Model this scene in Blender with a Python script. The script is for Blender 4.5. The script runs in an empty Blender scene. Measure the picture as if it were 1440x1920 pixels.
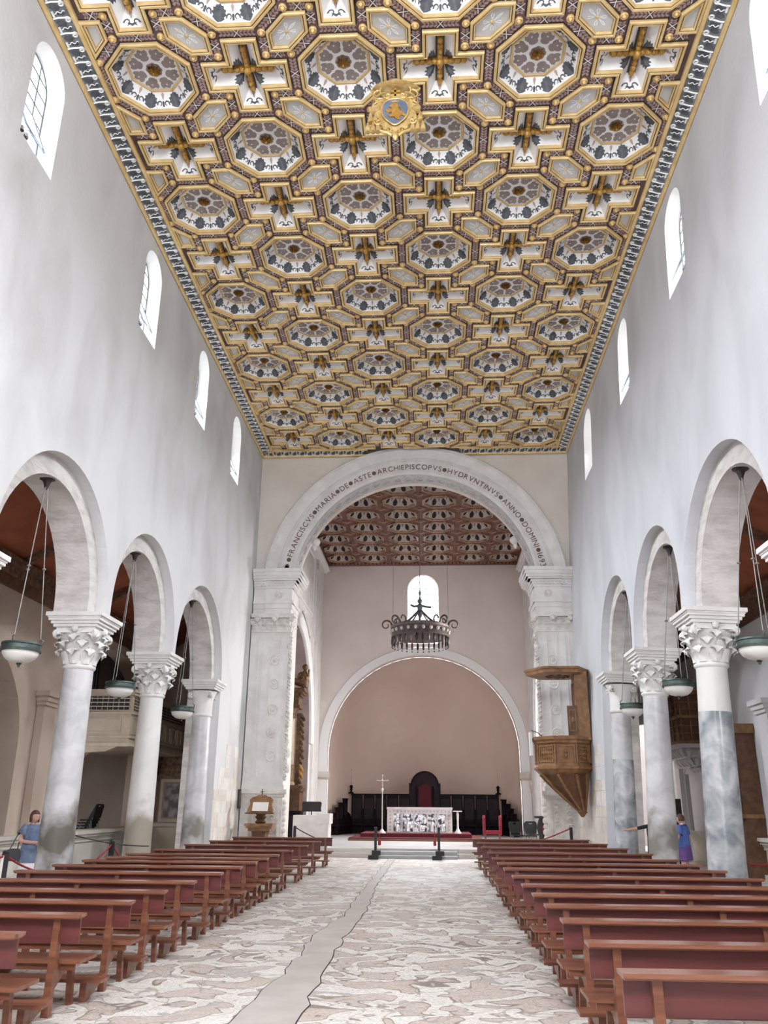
import bpy, math, random
from mathutils import Vector, Matrix
from mathutils.geometry import tessellate_polygon
random.seed(7)
pi = math.pi
sin, cos = math.sin, math.cos
scn = bpy.context.scene
COL = scn.collection

# ------------------------------------------------------------------ camera
S = 1.85                      # ceiling module in metres
EYE = 1.7575
FPX, YAW, PITCH, ROLL = 1542.17, .0594, .3425, .0078
W = 6.04                      # half width of the nave at the ceiling
H = 14.97                     # ceiling height
D = 30.03                     # chancel arch
D2 = 45.14                    # end wall of the presbytery
LEAN = .045                   # the south arcade leans slightly

cam_d = bpy.data.cameras.new('camera')
cam = bpy.data.objects.new('camera', cam_d)
COL.objects.link(cam)
_f = Vector((-sin(YAW) * cos(PITCH), cos(YAW) * cos(PITCH), sin(PITCH)))
_r = Vector((cos(YAW), sin(YAW), 0))
_u = _r.cross(_f)
_r2 = cos(ROLL) * _r + sin(ROLL) * _u
_u2 = -sin(ROLL) * _r + cos(ROLL) * _u
cam.matrix_world = Matrix(((_r2.x, _u2.x, -_f.x, .6334), (_r2.y, _u2.y, -_f.y, 0), (_r2.z, _u2.z, -_f.z, EYE), (0, 0, 0, 1)))
cam_d.sensor_fit = 'VERTICAL'
cam_d.sensor_height = 36
cam_d.lens = FPX / 1920 * 36
cam_d.clip_end = 300
scn.camera = cam

# ------------------------------------------------------------------ world, daylight, exposure
world = bpy.data.worlds.new('sky')
scn.world = world
world.use_nodes = True
bg = world.node_tree.nodes['Background']
bg.inputs[0].default_value = (.90, .94, 1.0, 1)
bg.inputs[1].default_value = 3.0
vs = scn.view_settings
vs.view_transform = 'Standard'
vs.look = 'None'
vs.gamma = 1
vs.use_curve_mapping = False
vs.exposure = 0.38
scn.cycles.diffuse_bounces = 5
scn.cycles.glossy_bounces = 2
scn.cycles.max_bounces = 6
scn.cycles.use_adaptive_sampling = True
scn.cycles.adaptive_threshold = .09
scn.cycles.adaptive_min_samples = 10
scn.cycles.use_denoising = True

def area(name, loc, direction, sx, sy, power, color=(1, 1, 1), spread=180):
    l = bpy.data.lights.new(name, 'AREA')
    l.shape = 'RECTANGLE'
    l.size, l.size_y, l.energy, l.color = sx, sy, power, color
    l.spread = math.radians(spread)
    o = bpy.data.objects.new(name, l)
    COL.objects.link(o)
    o.location = loc
    o.rotation_euler = Vector(direction).to_track_quat('-Z', 'Y').to_euler()
    return o

WIN_L = [(10.3, 11.45), (16.08, 17.25), (20.8, 21.9), (25.15, 26.35)]
WIN_R = [(9.2, 10.4), (14.5, 15.7), (19.6, 20.75), (25.0, 26.35)]
PW = 185
for a, b in WIN_L + [(4.9, 6.1), (-.6, .6)]:
    area('clerestory_daylight', (-W - .28, (a + b) / 2, 13.3), (1, 0, -.85), 1.0, 2.0, PW, (.90, .95, 1), 76)
for a, b in WIN_R + [(4.1, 5.3), (-1.2, 0)]:
    area('clerestory_daylight', (W + .22, (a + b) / 2, 13.3), (-1, 0, -.85), 1.0, 2.0, PW, (.93, .97, 1), 76)
area('west_rose_daylight', (0, -2.6, 10.5), (0, 1, -.1), 4.5, 4.5, 1500, (.95, .97, 1))
area('west_door_daylight', (0, -2.6, 2.4), (0, 1, 0), 3.4, 4.6, 60, (1, .98, .95))
area('east_window_daylight', (.2, D2 - .1, 12.0), (0, -.55, -.83), 1.6, 3.0, 650, (.95, .97, 1), 80)
area('transept_daylight', (-13.6, 38, 8.0), (1, -.1, 0), 3, 4, 350, (1, .97, .95))
area('transept_daylight', (13.6, 38, 8.0), (-1, -.1, 0), 3, 4, 2500, (1, .97, .95))
area('chapel_fill', (-11.2, 21.5, 2.6), (-.3, 1, -.1), 1.0, 1.6, 70, (.95, .95, 1))  # added fill lamp for the chapel's back wall, no window stands here
area('aisle_fill', (-9.3, 4.5, 5.0), (1, .6, -.2), 1.0, 2.0, 260, (.92, .95, 1))  # added fill lamps that brighten both aisles, without any window behind them
area('aisle_fill', (9.3, 4.5, 5.0), (-1, .6, -.2), 1.0, 2.0, 260, (.92, .95, 1))

# ------------------------------------------------------------------ mesh helpers
class MB:
    def __init__(s):
        s.v, s.f, s.m = [], [], []
    def add(s, vs, fs, mi=0):
        n = len(s.v)
        s.v += [tuple(p) for p in vs]
        for f in fs:
            s.f.append(tuple(i + n for i in f))
            s.m.append(mi)
        return s
    def box(s, x0, x1, y0, y1, z0, z1, mi=0):
        return s.add([(x0, y0, z0), (x1, y0, z0), (x1, y1, z0), (x0, y1, z0), (x0, y0, z1), (x1, y0, z1), (x1, y1, z1), (x0, y1, z1)],
                     [(0, 3, 2, 1), (4, 5, 6, 7), (0, 1, 5, 4), (1, 2, 6, 5), (2, 3, 7, 6), (3, 0, 4, 7)], mi)
    def cbox(s, c, h, mi=0, R=None):
        vs = []
        for k in range(8):
            p = Vector(((1 if k & 1 else -1) * h[0], (1 if k & 2 else -1) * h[1], (1 if k & 4 else -1) * h[2]))
            if R: p = R @ p
            vs.append(p + Vector(c))
        return s.add(vs, [(0, 2, 3, 1), (4, 5, 7, 6), (0, 1, 5, 4), (2, 6, 7, 3), (0, 4, 6, 2), (1, 3, 7, 5)], mi)
    def bar(s, a, b, w, h, mi=0):
        a, b = Vector(a), Vector(b)
        d = b - a
        q = d.to_track_quat('Z', 'Y').to_matrix()
        return s.cbox((a + b) / 2, (w / 2, h / 2, d.length / 2), mi, q)
    def lathe(s, prof, n=24, c=(0, 0, 0), mi=0, a0=0, a1=2 * pi, sx=1, sy=1):
        full = abs(a1 - a0 - 2 * pi) < 1e-6
        k = n if full else n + 1
        vs = [(c[0] + sx * r * cos(a0 + (a1 - a0) * i / n), c[1] + sy * r * sin(a0 + (a1 - a0) * i / n), c[2] + z) for r, z in prof for i in range(k)]
        fs = []
        for j in range(len(prof) - 1):
            for i in range(n):
                i2 = (i + 1) % k
                fs.append((j * k + i, j * k + i2, (j + 1) * k + i2, (j + 1) * k + i))
        return s.add(vs, fs, mi)
    def tube(s, pts, r, n=6, mi=0, closed=False, cap=True):
        pts = [Vector(p) for p in pts]
        m = len(pts)
        rs = r if isinstance(r, (list, tuple)) else [r] * m
        vs, up = [], None
        for i, p in enumerate(pts):
            if closed: t = pts[(i + 1) % m] - pts[i - 1]
            else: t = pts[min(i + 1, m - 1)] - pts[max(i - 1, 0)]
            t = t.normalized() if t.length > 1e-9 else Vector((0, 0, 1))
            if up is None: up = Vector((0, 0, 1)) if abs(t.z) < .9 else Vector((1, 0, 0))
            a = t.cross(up).normalized()
            up = a.cross(t).normalized()
            for k in range(n):
                an = 2 * pi * k / n
                vs.append(p + rs[i] * (cos(an) * a + sin(an) * up))
        fs = []
        for i in range(m if closed else m - 1):
            j = (i + 1) % m
            for k in range(n):
                k2 = (k + 1) % n
                fs.append((i * n + k, i * n + k2, j * n + k2, j * n + k))
        if cap and not closed:
            fs += [tuple(range(n - 1, -1, -1)), tuple((m - 1) * n + k for k in range(n))]
        return s.add(vs, fs, mi)
    def sphere(s, c, r, n=10, m=6, mi=0, sc=(1, 1, 1)):
        vs, fs = [], []
        for j in range(m + 1):
            t = pi * j / m
            for i in range(n):
                a = 2 * pi * i / n
                vs.append((c[0] + sc[0] * r * sin(t) * cos(a), c[1] + sc[1] * r * sin(t) * sin(a), c[2] + sc[2] * r * cos(t)))
        for j in range(m):
            for i in range(n):
                i2 = (i + 1) % n
                fs.append((j * n + i, (j + 1) * n + i, (j + 1) * n + i2, j * n + i2))
        return s.add(vs, fs, mi)
    def ring(s, poly, prof, mi=0, fn=None):
        """sweep a profile of (inset, z) round a closed polygon"""
        n = len(poly)
        vs = []
        for d, z in prof:
            q = inset(poly, d)
            vs += [(x, y, z) if fn is None else fn(x, y, z) for x, y in q]
        fs = []
        for j in range(len(prof) - 1):
            for i in range(n):
                i2 = (i + 1) % n
                fs.append((j * n + i, j * n + i2, (j + 1) * n + i2, (j + 1) * n + i))
        return s.add(vs, fs, mi)
    def flat(s, poly, fn, mi=0, holes=()):
        """fill a polygon; fn(u,v) -> point"""
        loops = [list(poly)] + [list(h) for h in holes]
        allp = [p for l in loops for p in l]
        tri = tessellate_polygon([[Vector((p[0], p[1], 0)) for p in l] for l in loops])
        return s.add([fn(*p) for p in allp], tri, mi)
    def plate(s, poly, fn, w0, w1, mi=0, holes=(), back=True):
        """extruded polygon with holes; fn(u,v,w) -> point"""
        s.flat(poly, lambda u, v: fn(u, v, w0), mi, holes)
        if back: s.flat(poly, lambda u, v: fn(u, v, w1), mi, holes)
        for l in [poly] + list(holes):
            n = len(l)
            s.add([fn(u, v, w0) for u, v in l] + [fn(u, v, w1) for u, v in l], [(i, (i + 1) % n, n + (i + 1) % n, n + i) for i in range(n)], mi)
        return s
    def sweep(s, prof, path, mi=0, cap=True):
        """prof: list of 2D (a,b); path: list of (origin, axisA, axisB)"""
        n = len(prof)
        vs = [Vector(o) + a * Vector(A) + b * Vector(B) for o, A, B in path for a, b in prof]
        fs = []
        for j in range(len(path) - 1):
            for i in range(n):
                i2 = (i + 1) % n
                fs.append((j * n + i, j * n + i2, (j + 1) * n + i2, (j + 1) * n + i))
        s.add(vs, fs, mi)
        if cap:
            for j in (0, len(path) - 1):
                o, A, B = path[j]
                s.flat(prof, lambda a, b: Vector(o) + a * Vector(A) + b * Vector(B), mi)
        return s
    def xf(s, fn):
        s.v = [tuple(fn(Vector(p))) for p in s.v]
        return s
    def mesh(s, name, mats, smooth=0):
        me = bpy.data.meshes.new(name)
        me.from_pydata(s.v, [], s.f)
        for m in (mats if isinstance(mats, (list, tuple)) else [mats]): me.materials.append(m)
        me.polygons.foreach_set('material_index', s.m)
        if smooth:
            me.shade_smooth()
            me.set_sharp_from_angle(angle=math.radians(smooth))
        me.update()
        return me
    def build(s, name, mats, parent=None, smooth=0, loc=None, rot=None):
        return put(s.mesh(name, mats, smooth), name, parent, loc, rot)

def put(me, name, parent=None, loc=None, rot=None, scale=None):
    o = bpy.data.objects.new(name, me)
    COL.objects.link(o)
    if parent is not None: o.parent = parent
    if loc is not None: o.location = loc
    if rot is not None: o.rotation_euler = rot
    if scale is not None: o.scale = scale
    return o

def inset(poly, d):
    if abs(d) < 1e-9: return list(poly)
    n, out = len(poly), []
    for i in range(n):
        p0, p1, p2 = Vector(poly[i - 1]), Vector(poly[i]), Vector(poly[(i + 1) % n])
        e1, e2 = (p1 - p0).normalized(), (p2 - p1).normalized()
        n1, n2 = Vector((-e1.y, e1.x)), Vector((-e2.y, e2.x))
        k = 1 + n1.dot(n2)
        b = (n1 + n2) / max(k, .2)
        out.append((p1.x + b.x * d, p1.y + b.y * d))
    return out

def clip_convex(poly, clip):
    out = list(poly)
    n = len(clip)
    for i in range(n):
        a, b = clip[i], clip[(i + 1) % n]
        ins = lambda p: (b[0] - a[0]) * (p[1] - a[1]) - (b[1] - a[1]) * (p[0] - a[0]) >= -1e-9
        new = []
        for j in range(len(out)):
            p, q = out[j - 1], out[j]
            ip, iq = ins(p), ins(q)
            if ip != iq:
                d1 = (b[0] - a[0]) * (p[1] - a[1]) - (b[1] - a[1]) * (p[0] - a[0])
                d2 = (b[0] - a[0]) * (q[1] - a[1]) - (b[1] - a[1]) * (q[0] - a[0])
                t = d1 / (d1 - d2)
                new.append((p[0] + t * (q[0] - p[0]), p[1] + t * (q[1] - p[1])))
            if iq: new.append(q)
        out = new
        if not out: break
    return out

def arc(cx, cz, r, a0, a1, n, rz=None):
    rz = rz or r
    return [(cx + r * cos(a0 + (a1 - a0) * i / n), cz + rz * sin(a0 + (a1 - a0) * i / n)) for i in range(n + 1)]

def arch_poly(a, b, z0, z1, n=16):
    """round-headed opening, counter-clockwise"""
    r = (b - a) / 2
    return [(a, z0), (b, z0)] + arc((a + b) / 2, z1 - r, r, 0, pi, n)

def tag(o, label=None, cat=None, group=None, kind=None):
    if label: o['label'] = label
    if cat: o['category'] = cat
    if group: o['group'] = group
    if kind: o['kind'] = kind
    return o

def thing(name, label, cat, loc=(0, 0, 0), rot=None, group=None):
    o = put(None, name, None, loc, rot)
    return tag(o, label, cat, group)

def struct(o):
    o['kind'] = 'structure'
    return o

def lean(o):
    """tilt a thing that belongs to the leaning south arcade"""
    piv = Vector((W, 0, H))
    R = Matrix.Rotation(LEAN, 3, 'Y')
    p = R @ (Vector(o.location) - piv) + piv
    o.location = p
    o.rotation_euler = (R @ o.rotation_euler.to_matrix()).to_euler()
    return o

def xr(z, off=0):
    """x of the leaning south wall face at height z"""
    return W + off - (H - z) * math.tan(LEAN)

# ------------------------------------------------------------------ materials
def mat(name, c1, c2=None, scale=3.0, rough=.7, metal=0.0, bump=0.0, bscale=None, detail=4.0, stretch=(1, 1, 1), lo=.35, hi=.65, emit=None, spec=.5, dist=0.0, coat=0):
    m = bpy.data.materials.new(name)
    m.use_nodes = True
    nt = m.node_tree
    b = nt.nodes['Principled BSDF']
    b.inputs['Base Color'].default_value = (*c1, 1)
    b.inputs['Roughness'].default_value = rough
    b.inputs['Metallic'].default_value = metal
    b.inputs['Specular IOR Level'].default_value = spec
    if coat: b.inputs['Coat Weight'].default_value = coat
    if emit:
        b.inputs['Emission Color'].default_value = (*emit[0], 1)
        b.inputs['Emission Strength'].default_value = emit[1]
    if emit: m.cycles.emission_sampling = 'NONE'
    if c2 or bump:
        tc = nt.nodes.new('ShaderNodeTexCoord')
        mp = nt.nodes.new('ShaderNodeMapping')
        mp.inputs['Scale'].default_value = stretch
        nt.links.new(tc.outputs['Object'], mp.inputs[0])
    if c2:
        nz = nt.nodes.new('ShaderNodeTexNoise')
        nz.inputs['Scale'].default_value = scale
        nz.inputs['Detail'].default_value = detail
        nz.inputs['Distortion'].default_value = dist
        nt.links.new(mp.outputs[0], nz.inputs[0])
        cr = nt.nodes.new('ShaderNodeValToRGB')
        cr.color_ramp.elements[0].position = lo
        cr.color_ramp.elements[1].position = hi
        cr.color_ramp.elements[0].color = (*c1, 1)
        cr.color_ramp.elements[1].color = (*c2, 1)
        nt.links.new(nz.outputs[0], cr.inputs[0])
        nt.links.new(cr.outputs[0], b.inputs['Base Color'])
    if bump:
        n2 = nt.nodes.new('ShaderNodeTexNoise')
        n2.inputs['Scale'].default_value = bscale or scale * 4
        n2.inputs['Detail'].default_value = 6
        nt.links.new(mp.outputs[0], n2.inputs[0])
        bp = nt.nodes.new('ShaderNodeBump')
        bp.inputs['Strength'].default_value = bump
        bp.inputs['Distance'].default_value = .02
        nt.links.new(n2.outputs[0], bp.inputs['Height'])
        nt.links.new(bp.outputs[0], b.inputs['Normal'])
    return m

def ramp(nt, stops, interp='LINEAR'):
    cr = nt.nodes.new('ShaderNodeValToRGB')
    cr.color_ramp.interpolation = interp
    el = cr.color_ramp.elements
    while len(el) < len(stops): el.new(.5)
    for e, (p, c) in zip(el, stops):
        e.position = p
        e.color = (*c, 1)
    return cr

PLASTER = mat('wall_plaster', (.67, .675, .69), (.45, .44, .435), scale=.75, rough=.9, bump=.3, bscale=14, detail=10, lo=.42, hi=.92, stretch=(1, 1, .55), dist=.4)
PLASTER_B = mat('wall_plaster_cool', (.63, .645, .69), (.45, .46, .49), scale=.7, rough=.9, bump=.3, bscale=14, detail=10, lo=.42, hi=.92, stretch=(1, 1, .5), dist=.4)
EASTW = mat('east_wall_plaster', (.80, .72, .69), (.74, .66, .62), scale=.6, rough=.9, bump=.15, bscale=10, detail=6)
CREAM = mat('cream_plaster', (.80, .75, .70), (.72, .66, .60), scale=.6, rough=.9, bump=.2, bscale=10, detail=7)
PINK = mat('pink_plaster', (.74, .60, .52), (.69, .55, .475), scale=.4, rough=.9, bump=.1, bscale=10, detail=5)
REVEAL = mat('window_reveal_plaster', (.86, .86, .86), rough=.9)
TUFA = mat('arch_stone', (.66, .63, .61), (.48, .45, .43), scale=2.2, rough=.95, bump=.8, bscale=9, detail=10, stretch=(1, 1, 2.6), lo=.42, hi=.72)
LIME = mat('limestone', (.72, .66, .60), (.56, .49, .43), scale=1.1, rough=.95, bump=.5, bscale=12, detail=8)
STONE = mat('white_stone', (.80, .79, .78), (.70, .68, .67), scale=2, rough=.8, bump=.25, bscale=20, detail=6)
CARVED = mat('carved_white_stone', (.80, .78, .75), (.66, .63, .60), scale=5, rough=.85, bump=.3, bscale=24)
GOLD = mat('gilding', (.82, .63, .33), (.66, .44, .17), scale=3.5, rough=.45, metal=.18, lo=.3, hi=.75)
GOLD2 = mat('aged_gilding', (.60, .36, .09), (.42, .22, .05), scale=9, rough=.42, metal=.45, bump=.6, bscale=40)
GOLD3 = mat('pale_gilding', (.76, .58, .27), (.52, .34, .11), scale=7, rough=.4, metal=.35)
DARK = mat('shadow_and_joint_paint', (.028, .022, .024), rough=.8)
RIB = mat('rib_paint', (.16, .095, .095), (.115, .07, .072), scale=4, rough=.75)
LEAFP = mat('rib_leaf_paint', (.46, .33, .31), rough=.75)
WHITEP = mat('white_paint', (.90, .90, .90), (.82, .83, .84), scale=3, rough=.6)
GREYLEAF = mat('grey_leaf_paint', (.055, .065, .08), (.13, .135, .15), scale=6, rough=.7)
TAUPE = mat('taupe_paint', (.30, .245, .235), rough=.7)
SPINDLE = mat('spindle_paint', (.46, .34, .30), rough=.7)
HEXP = mat('hexagon_panel_paint', (.60, .60, .585), (.53, .52, .50), scale=2, rough=.7)
FRIEZE = mat('frieze_ground', (.27, .29, .31), (.14, .155, .17), scale=5, rough=.75)
BROWNRIB = mat('brown_rib_paint', (.22, .105, .085), (.15, .07, .06), scale=2.5, rough=.7)
BROWNGOLD = mat('brown_gilding', (.50, .33, .22), (.30, .17, .11), scale=3, rough=.45, metal=.25)
BROWNPANEL = mat('brown_panel_paint', (.17, .075, .065), rough=.7)
MARBLE = mat('grey_column_marble', (.68, .68, .69), (.50, .50, .52), scale=1.6, rough=.35, bump=.1, bscale=18, detail=8, dist=1.2)
PALEMARBLE = mat('pale_column_marble', (.78, .77, .75), (.68, .67, .66), scale=1.3, rough=.5, detail=6, dist=.8)
BLUEMARBLE = mat('blue_grey_marble', (.22, .25, .27), (.60, .61, .64), scale=2.2, rough=.22, detail=10, dist=.5, lo=.38, hi=.66)
IRON = mat('dark_iron', (.045, .042, .045), (.08, .07, .065), scale=8, rough=.5, metal=.6)
BLACK = mat('black_paint', (.012, .011, .013), rough=.5)
BRONZE = mat('green_bronze', (.055, .085, .08), (.10, .13, .12), scale=12, rough=.5, metal=.5)
STEEL = mat('rod_steel', (.28, .27, .26), rough=.4, metal=.7)
GLASSBOWL = mat('opal_glass', (.86, .85, .82), rough=.3)
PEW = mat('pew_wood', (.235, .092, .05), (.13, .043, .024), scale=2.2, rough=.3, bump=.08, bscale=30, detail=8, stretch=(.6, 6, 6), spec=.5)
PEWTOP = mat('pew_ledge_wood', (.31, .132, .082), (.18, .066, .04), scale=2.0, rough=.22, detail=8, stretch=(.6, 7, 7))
PEWSHADE = mat('pew_back_shaded_wood', (.15, .040, .036), (.10, .026, .026), scale=2.0, rough=.35, detail=8, stretch=(.6, 6, 6))  # pew wood with the shade on the backs put into its colour
OAK = mat('carved_oak', (.30, .155, .065), (.19, .09, .035), scale=6, rough=.5, bump=.5, bscale=26)
OAKD = mat('dark_carved_oak', (.16, .075, .035), (.09, .04, .02), scale=6, rough=.5, bump=.5, bscale=26)
WALNUT = mat('choir_walnut', (.014, .006, .010), (.008, .004, .006), scale=3, rough=.5, spec=.12)
WALNUT2 = mat('throne_walnut', (.034, .019, .026), (.02, .012, .016), scale=3, rough=.5, spec=.15)
REDCLOTH = mat('red_carpet', (.15, .020, .026), (.095, .012, .017), scale=14, rough=.95, bump=.3, bscale=200)
REDVELVET = mat('red_velvet', (.32, .02, .04), rough=.8)
ROPE = mat('red_rope', (.30, .025, .03), rough=.8)
SILVER = mat('silver_relief', (.62, .62, .64), (.06, .055, .065), scale=7, rough=.25, metal=.8, lo=.42, hi=.58, bump=.7, bscale=14)
MWHITE = mat('white_marble', (.82, .80, .79), (.70, .68, .67), scale=2.5, rough=.4, detail=7)
STEPSTONE = mat('presbytery_marble', (.56, .55, .54), (.40, .40, .40), scale=1.4, rough=.35, detail=8, dist=1.5, stretch=(.6, 1.6, 1))
STEPW = mat('white_step_marble', (.72, .67, .63), (.58, .53, .49), scale=1.2, rough=.5, detail=8)
TERRA = mat('terracotta_boards', (.37, .115, .055), (.29, .08, .04), scale=1.6, rough=.85, bump=.3, bscale=20, detail=9)
CARVEDBEAM = mat('painted_beam', (.22, .12, .07), (.10, .045, .03), scale=9, rough=.8, detail=8, bump=.5, bscale=30)
AISLE = mat('aisle_plaster', (.50, .41, .34), (.40, .31, .25), scale=.5, rough=.92, bump=.2, bscale=12, detail=7)
AISLEW = mat('chapel_plaster', (.66, .65, .66), (.58, .57, .58), scale=.5, rough=.92, bump=.2, bscale=12)
LOFT = mat('loft_cream_paint', (.56, .47, .37), (.47, .39, .30), scale=3, rough=.6)
PIPE = mat('organ_pipe', (.10, .085, .085), rough=.35, metal=.7)
BOOKP = mat('book_paper', (.84, .83, .80), rough=.8)
SHIELDBLUE = mat('shield_blue', (.10, .14, .22), (.16, .20, .28), scale=6, rough=.5)
INK = mat('letter_brown', (.17, .10, .09), rough=.8)
PANE = mat('daylight_glass', (.9, .9, .9), rough=.2, emit=((.95, .98, 1.0), 1.15))
LEAD = mat('window_lead', (.15, .19, .23), rough=.5)
SKIN = mat('skin', (.62, .36, .28), rough=.55)
HAIR = mat('brown_hair', (.09, .045, .03), rough=.6)
GILTBROWN = mat('gilded_altar_wood', (.23, .13, .06), (.09, .045, .025), scale=7, rough=.5, metal=.25, bump=.8, bscale=18)
FADED = mat('faded_column', (.50, .38, .27), (.42, .31, .21), scale=4, rough=.5)
# ------------------------------------------------------------------ floor
def mosaic_material():
    m = bpy.data.materials.new('floor_mosaic')
    m.use_nodes = True
    nt = m.node_tree
    L = nt.links.new
    b = nt.nodes['Principled BSDF']
    tc = nt.nodes.new('ShaderNodeTexCoord')
    def noise(scale, detail=2, dist=0, src=None, loc=(0, 0, 0), sc=(1, 1, 1)):
        mp = nt.nodes.new('ShaderNodeMapping')
        mp.inputs['Location'].default_value = loc
        mp.inputs['Scale'].default_value = sc
        L(src or tc.outputs['Object'], mp.inputs[0])
        n = nt.nodes.new('ShaderNodeTexNoise')
        n.inputs['Scale'].default_value = scale
        n.inputs['Detail'].default_value = detail
        n.inputs['Distortion'].default_value = dist
        L(mp.outputs[0], n.inputs[0])
        return n
    cream, outl, tan, pink, grey = (.72, .69, .65), (.30, .25, .22), (.53, .455, .40), (.57, .495, .45), (.48, .45, .43)
    n1 = noise(1.6, 1.8, .7, sc=(.9, 1, 1))
    r1 = ramp(nt, [(0, tan), (.405, pink), (.412, outl), (.424, outl), (.431, cream), (.560, cream), (.567, outl), (.579, outl), (.586, tan), (.66, pink), (1, tan)])
    L(n1.outputs[0], r1.inputs[0])
    n2 = noise(2.1, 2.5, .9, loc=(7, 3, 0))
    r2 = ramp(nt, [(0, (0, 0, 0)), (.622, (0, 0, 0)), (.630, (1, 1, 1)), (1, (1, 1, 1))])
    L(n2.outputs[0], r2.inputs[0])
    mx0 = nt.nodes.new('ShaderNodeMix')
    mx0.data_type = 'RGBA'
    mx0.inputs['B'].default_value = (*grey, 1)
    L(r2.outputs[0], mx0.inputs['Factor'])
    L(r1.outputs[0], mx0.inputs['A'])
    # thin drawn lines of tree, beasts and borders
    n4 = noise(1.7, 2.0, .8, loc=(31, 17, 0))
    r4 = ramp(nt, [(0, (0, 0, 0)), (.488, (0, 0, 0)), (.494, (.75, .75, .75)), (.506, (.75, .75, .75)), (.512, (0, 0, 0)), (1, (0, 0, 0))])
    L(n4.outputs[0], r4.inputs[0])
    mx = nt.nodes.new('ShaderNodeMix')
    mx.data_type = 'RGBA'
    mx.inputs['B'].default_value = (.36, .31, .28, 1)
    L(r4.outputs[0], mx.inputs['Factor'])
    L(mx0.outputs['Result'], mx.inputs['A'])
    # wear and tesserae
    vo = nt.nodes.new('ShaderNodeTexVoronoi')
    vo.inputs['Scale'].default_value = 55
    L(tc.outputs['Object'], vo.inputs[0])
    hs = nt.nodes.new('ShaderNodeHueSaturation')
    mm = nt.nodes.new('ShaderNodeMapRange')
    mm.inputs['To Min'].default_value = .80
    mm.inputs['To Max'].default_value = 1.14
    sp = nt.nodes.new('ShaderNodeSeparateColor')
    L(vo.outputs['Color'], sp.inputs[0])
    L(sp.outputs[0], mm.inputs[0])
    L(mm.outputs[0], hs.inputs['Value'])
    L(mx.outputs['Result'], hs.inputs['Color'])
    n3 = noise(.5, 5, .3, loc=(2, 9, 0))
    r3 = ramp(nt, [(.35, (.78, .76, .75)), (.65, (1, 1, 1))])
    L(n3.outputs[0], r3.inputs[0])
    m2 = nt.nodes.new('ShaderNodeMix')
    m2.data_type = 'RGBA'
    m2.blend_type = 'MULTIPLY'
    m2.inputs['Factor'].default_value = .6
    L(hs.outputs[0], m2.inputs['A'])
    L(r3.outputs[0], m2.inputs['B'])
    L(m2.outputs['Result'], b.inputs['Base Color'])
    b.inputs['Roughness'].default_value = .52
    bp = nt.nodes.new('ShaderNodeBump')
    bp.inputs['Strength'].default_value = .35
    bp.inputs['Distance'].default_value = .006
    L(vo.outputs['Distance'], bp.inputs['Height'])
    L(bp.outputs[0], b.inputs['Normal'])
    return m
MOSAIC = mosaic_material()
STRIPM = mat('strip_paving', (.52, .48, .45), (.45, .41, .385), scale=2.5, rough=.4, detail=9, bump=.15, bscale=60)

m = MB()
m.box(-16, 16, -30, 31.5, -.3, 0)
m.box(-16, 16, 31.5, 56, -.3, -.02)
floor = struct(m.build('floor', MOSAIC))
# paved strip that crosses the mosaic
lf = [(-1.25, 1.5), (-1.17, 6.0), (-1.13, 8.0), (-1.05, 10.13), (-1.04, 11.56), (-1.11, 13.01), (-.91, 15.13), (-.92, 18.28), (-.94, 20.75), (-.94, 24.78), (-.94, 27.59), (-.95, 31.4)]
rt = [(-.42, 1.5), (-.5, 6.0), (-.56, 8.05), (-.6, 9.69), (-.64, 11.45), (-.64, 13.16), (-.58, 16.06), (-.65, 18.85), (-.73, 20.78), (-.71, 24.07), (-.74, 27.62), (-.72, 31.4)]
def wob(l, ph):
    out = []
    for (x0, y0), (x1, y1) in zip(l, l[1:]):
        for k in range(5):
            t = k / 5
            y = y0 + (y1 - y0) * t
            out.append((x0 + (x1 - x0) * t + .025 * sin(5.1 * y + ph) + .018 * sin(11.3 * y + 2 * ph), y))
    return out + [l[-1]]
outl = wob(lf, 0) + wob(rt, 2)[::-1]
m = MB()
m.plate(outl, lambda u, v, w: (u, v, w), .006, 0, back=False)
m.flat([(x + (.012 if i >= len(outl) / 2 else -.012), y) for i, (x, y) in enumerate(outl)], lambda u, v: (u, v, .003), 1)
st = m.build('paving_strip', [STRIPM, DARK], floor)

# ------------------------------------------------------------------ nave arcade walls
AB = 5.37       # top of the abaci
CROWN = 7.42
T1 = .22        # depth of the outer arch order
COLS_L, END_L = [6.5, 11.45, 16.37, 20.95], 25.62
COLS_R, END_R = [6.5, 11.5, 16.3, 20.6], 24.30

def arcade(sgn, cols, endp, wins):
    ops = []
    e = [1.6] + cols
    for k, c in enumerate(cols):
        a = 2.0 if k == 0 else cols[k - 1] + .52
        ops.append((a, c - .52))
    ops.append((cols[-1] + .52, endp))
    def outline(grow):
        pts = [(-3, 0), (ops[0][0] - (grow if grow else 0), 0)]
        for i, (a, b) in enumerate(ops):
            r = (b - a) / 2
            zc = CROWN - r
            r2 = r + grow
            if i: pts.append((a - grow, AB))
            pts += [(p[0], p[1]) for p in arc((a + b) / 2, zc, r2, pi, 0, 28)]
            if i < len(ops) - 1: pts.append((b + grow, AB))
        pts += [(ops[-1][1] + grow, AB if grow else 0)]
        if grow: pts += [(ops[-1][1] + grow, 0)]
        pts += [(D, 0), (D, H + .6), (-3, H + .6)]
        return pts
    holes = [arch_poly(a, b, 12.2, 14.52)[::-1] for a, b in wins]
    mp = lambda u, v, w: (sgn * (W + w), u, v)
    m = MB()
    m.plate(outline(.40), mp, 0, T1, 0, holes)
    m.plate(outline(0), mp, T1, .92, 1, holes)
    return m, ops

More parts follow.
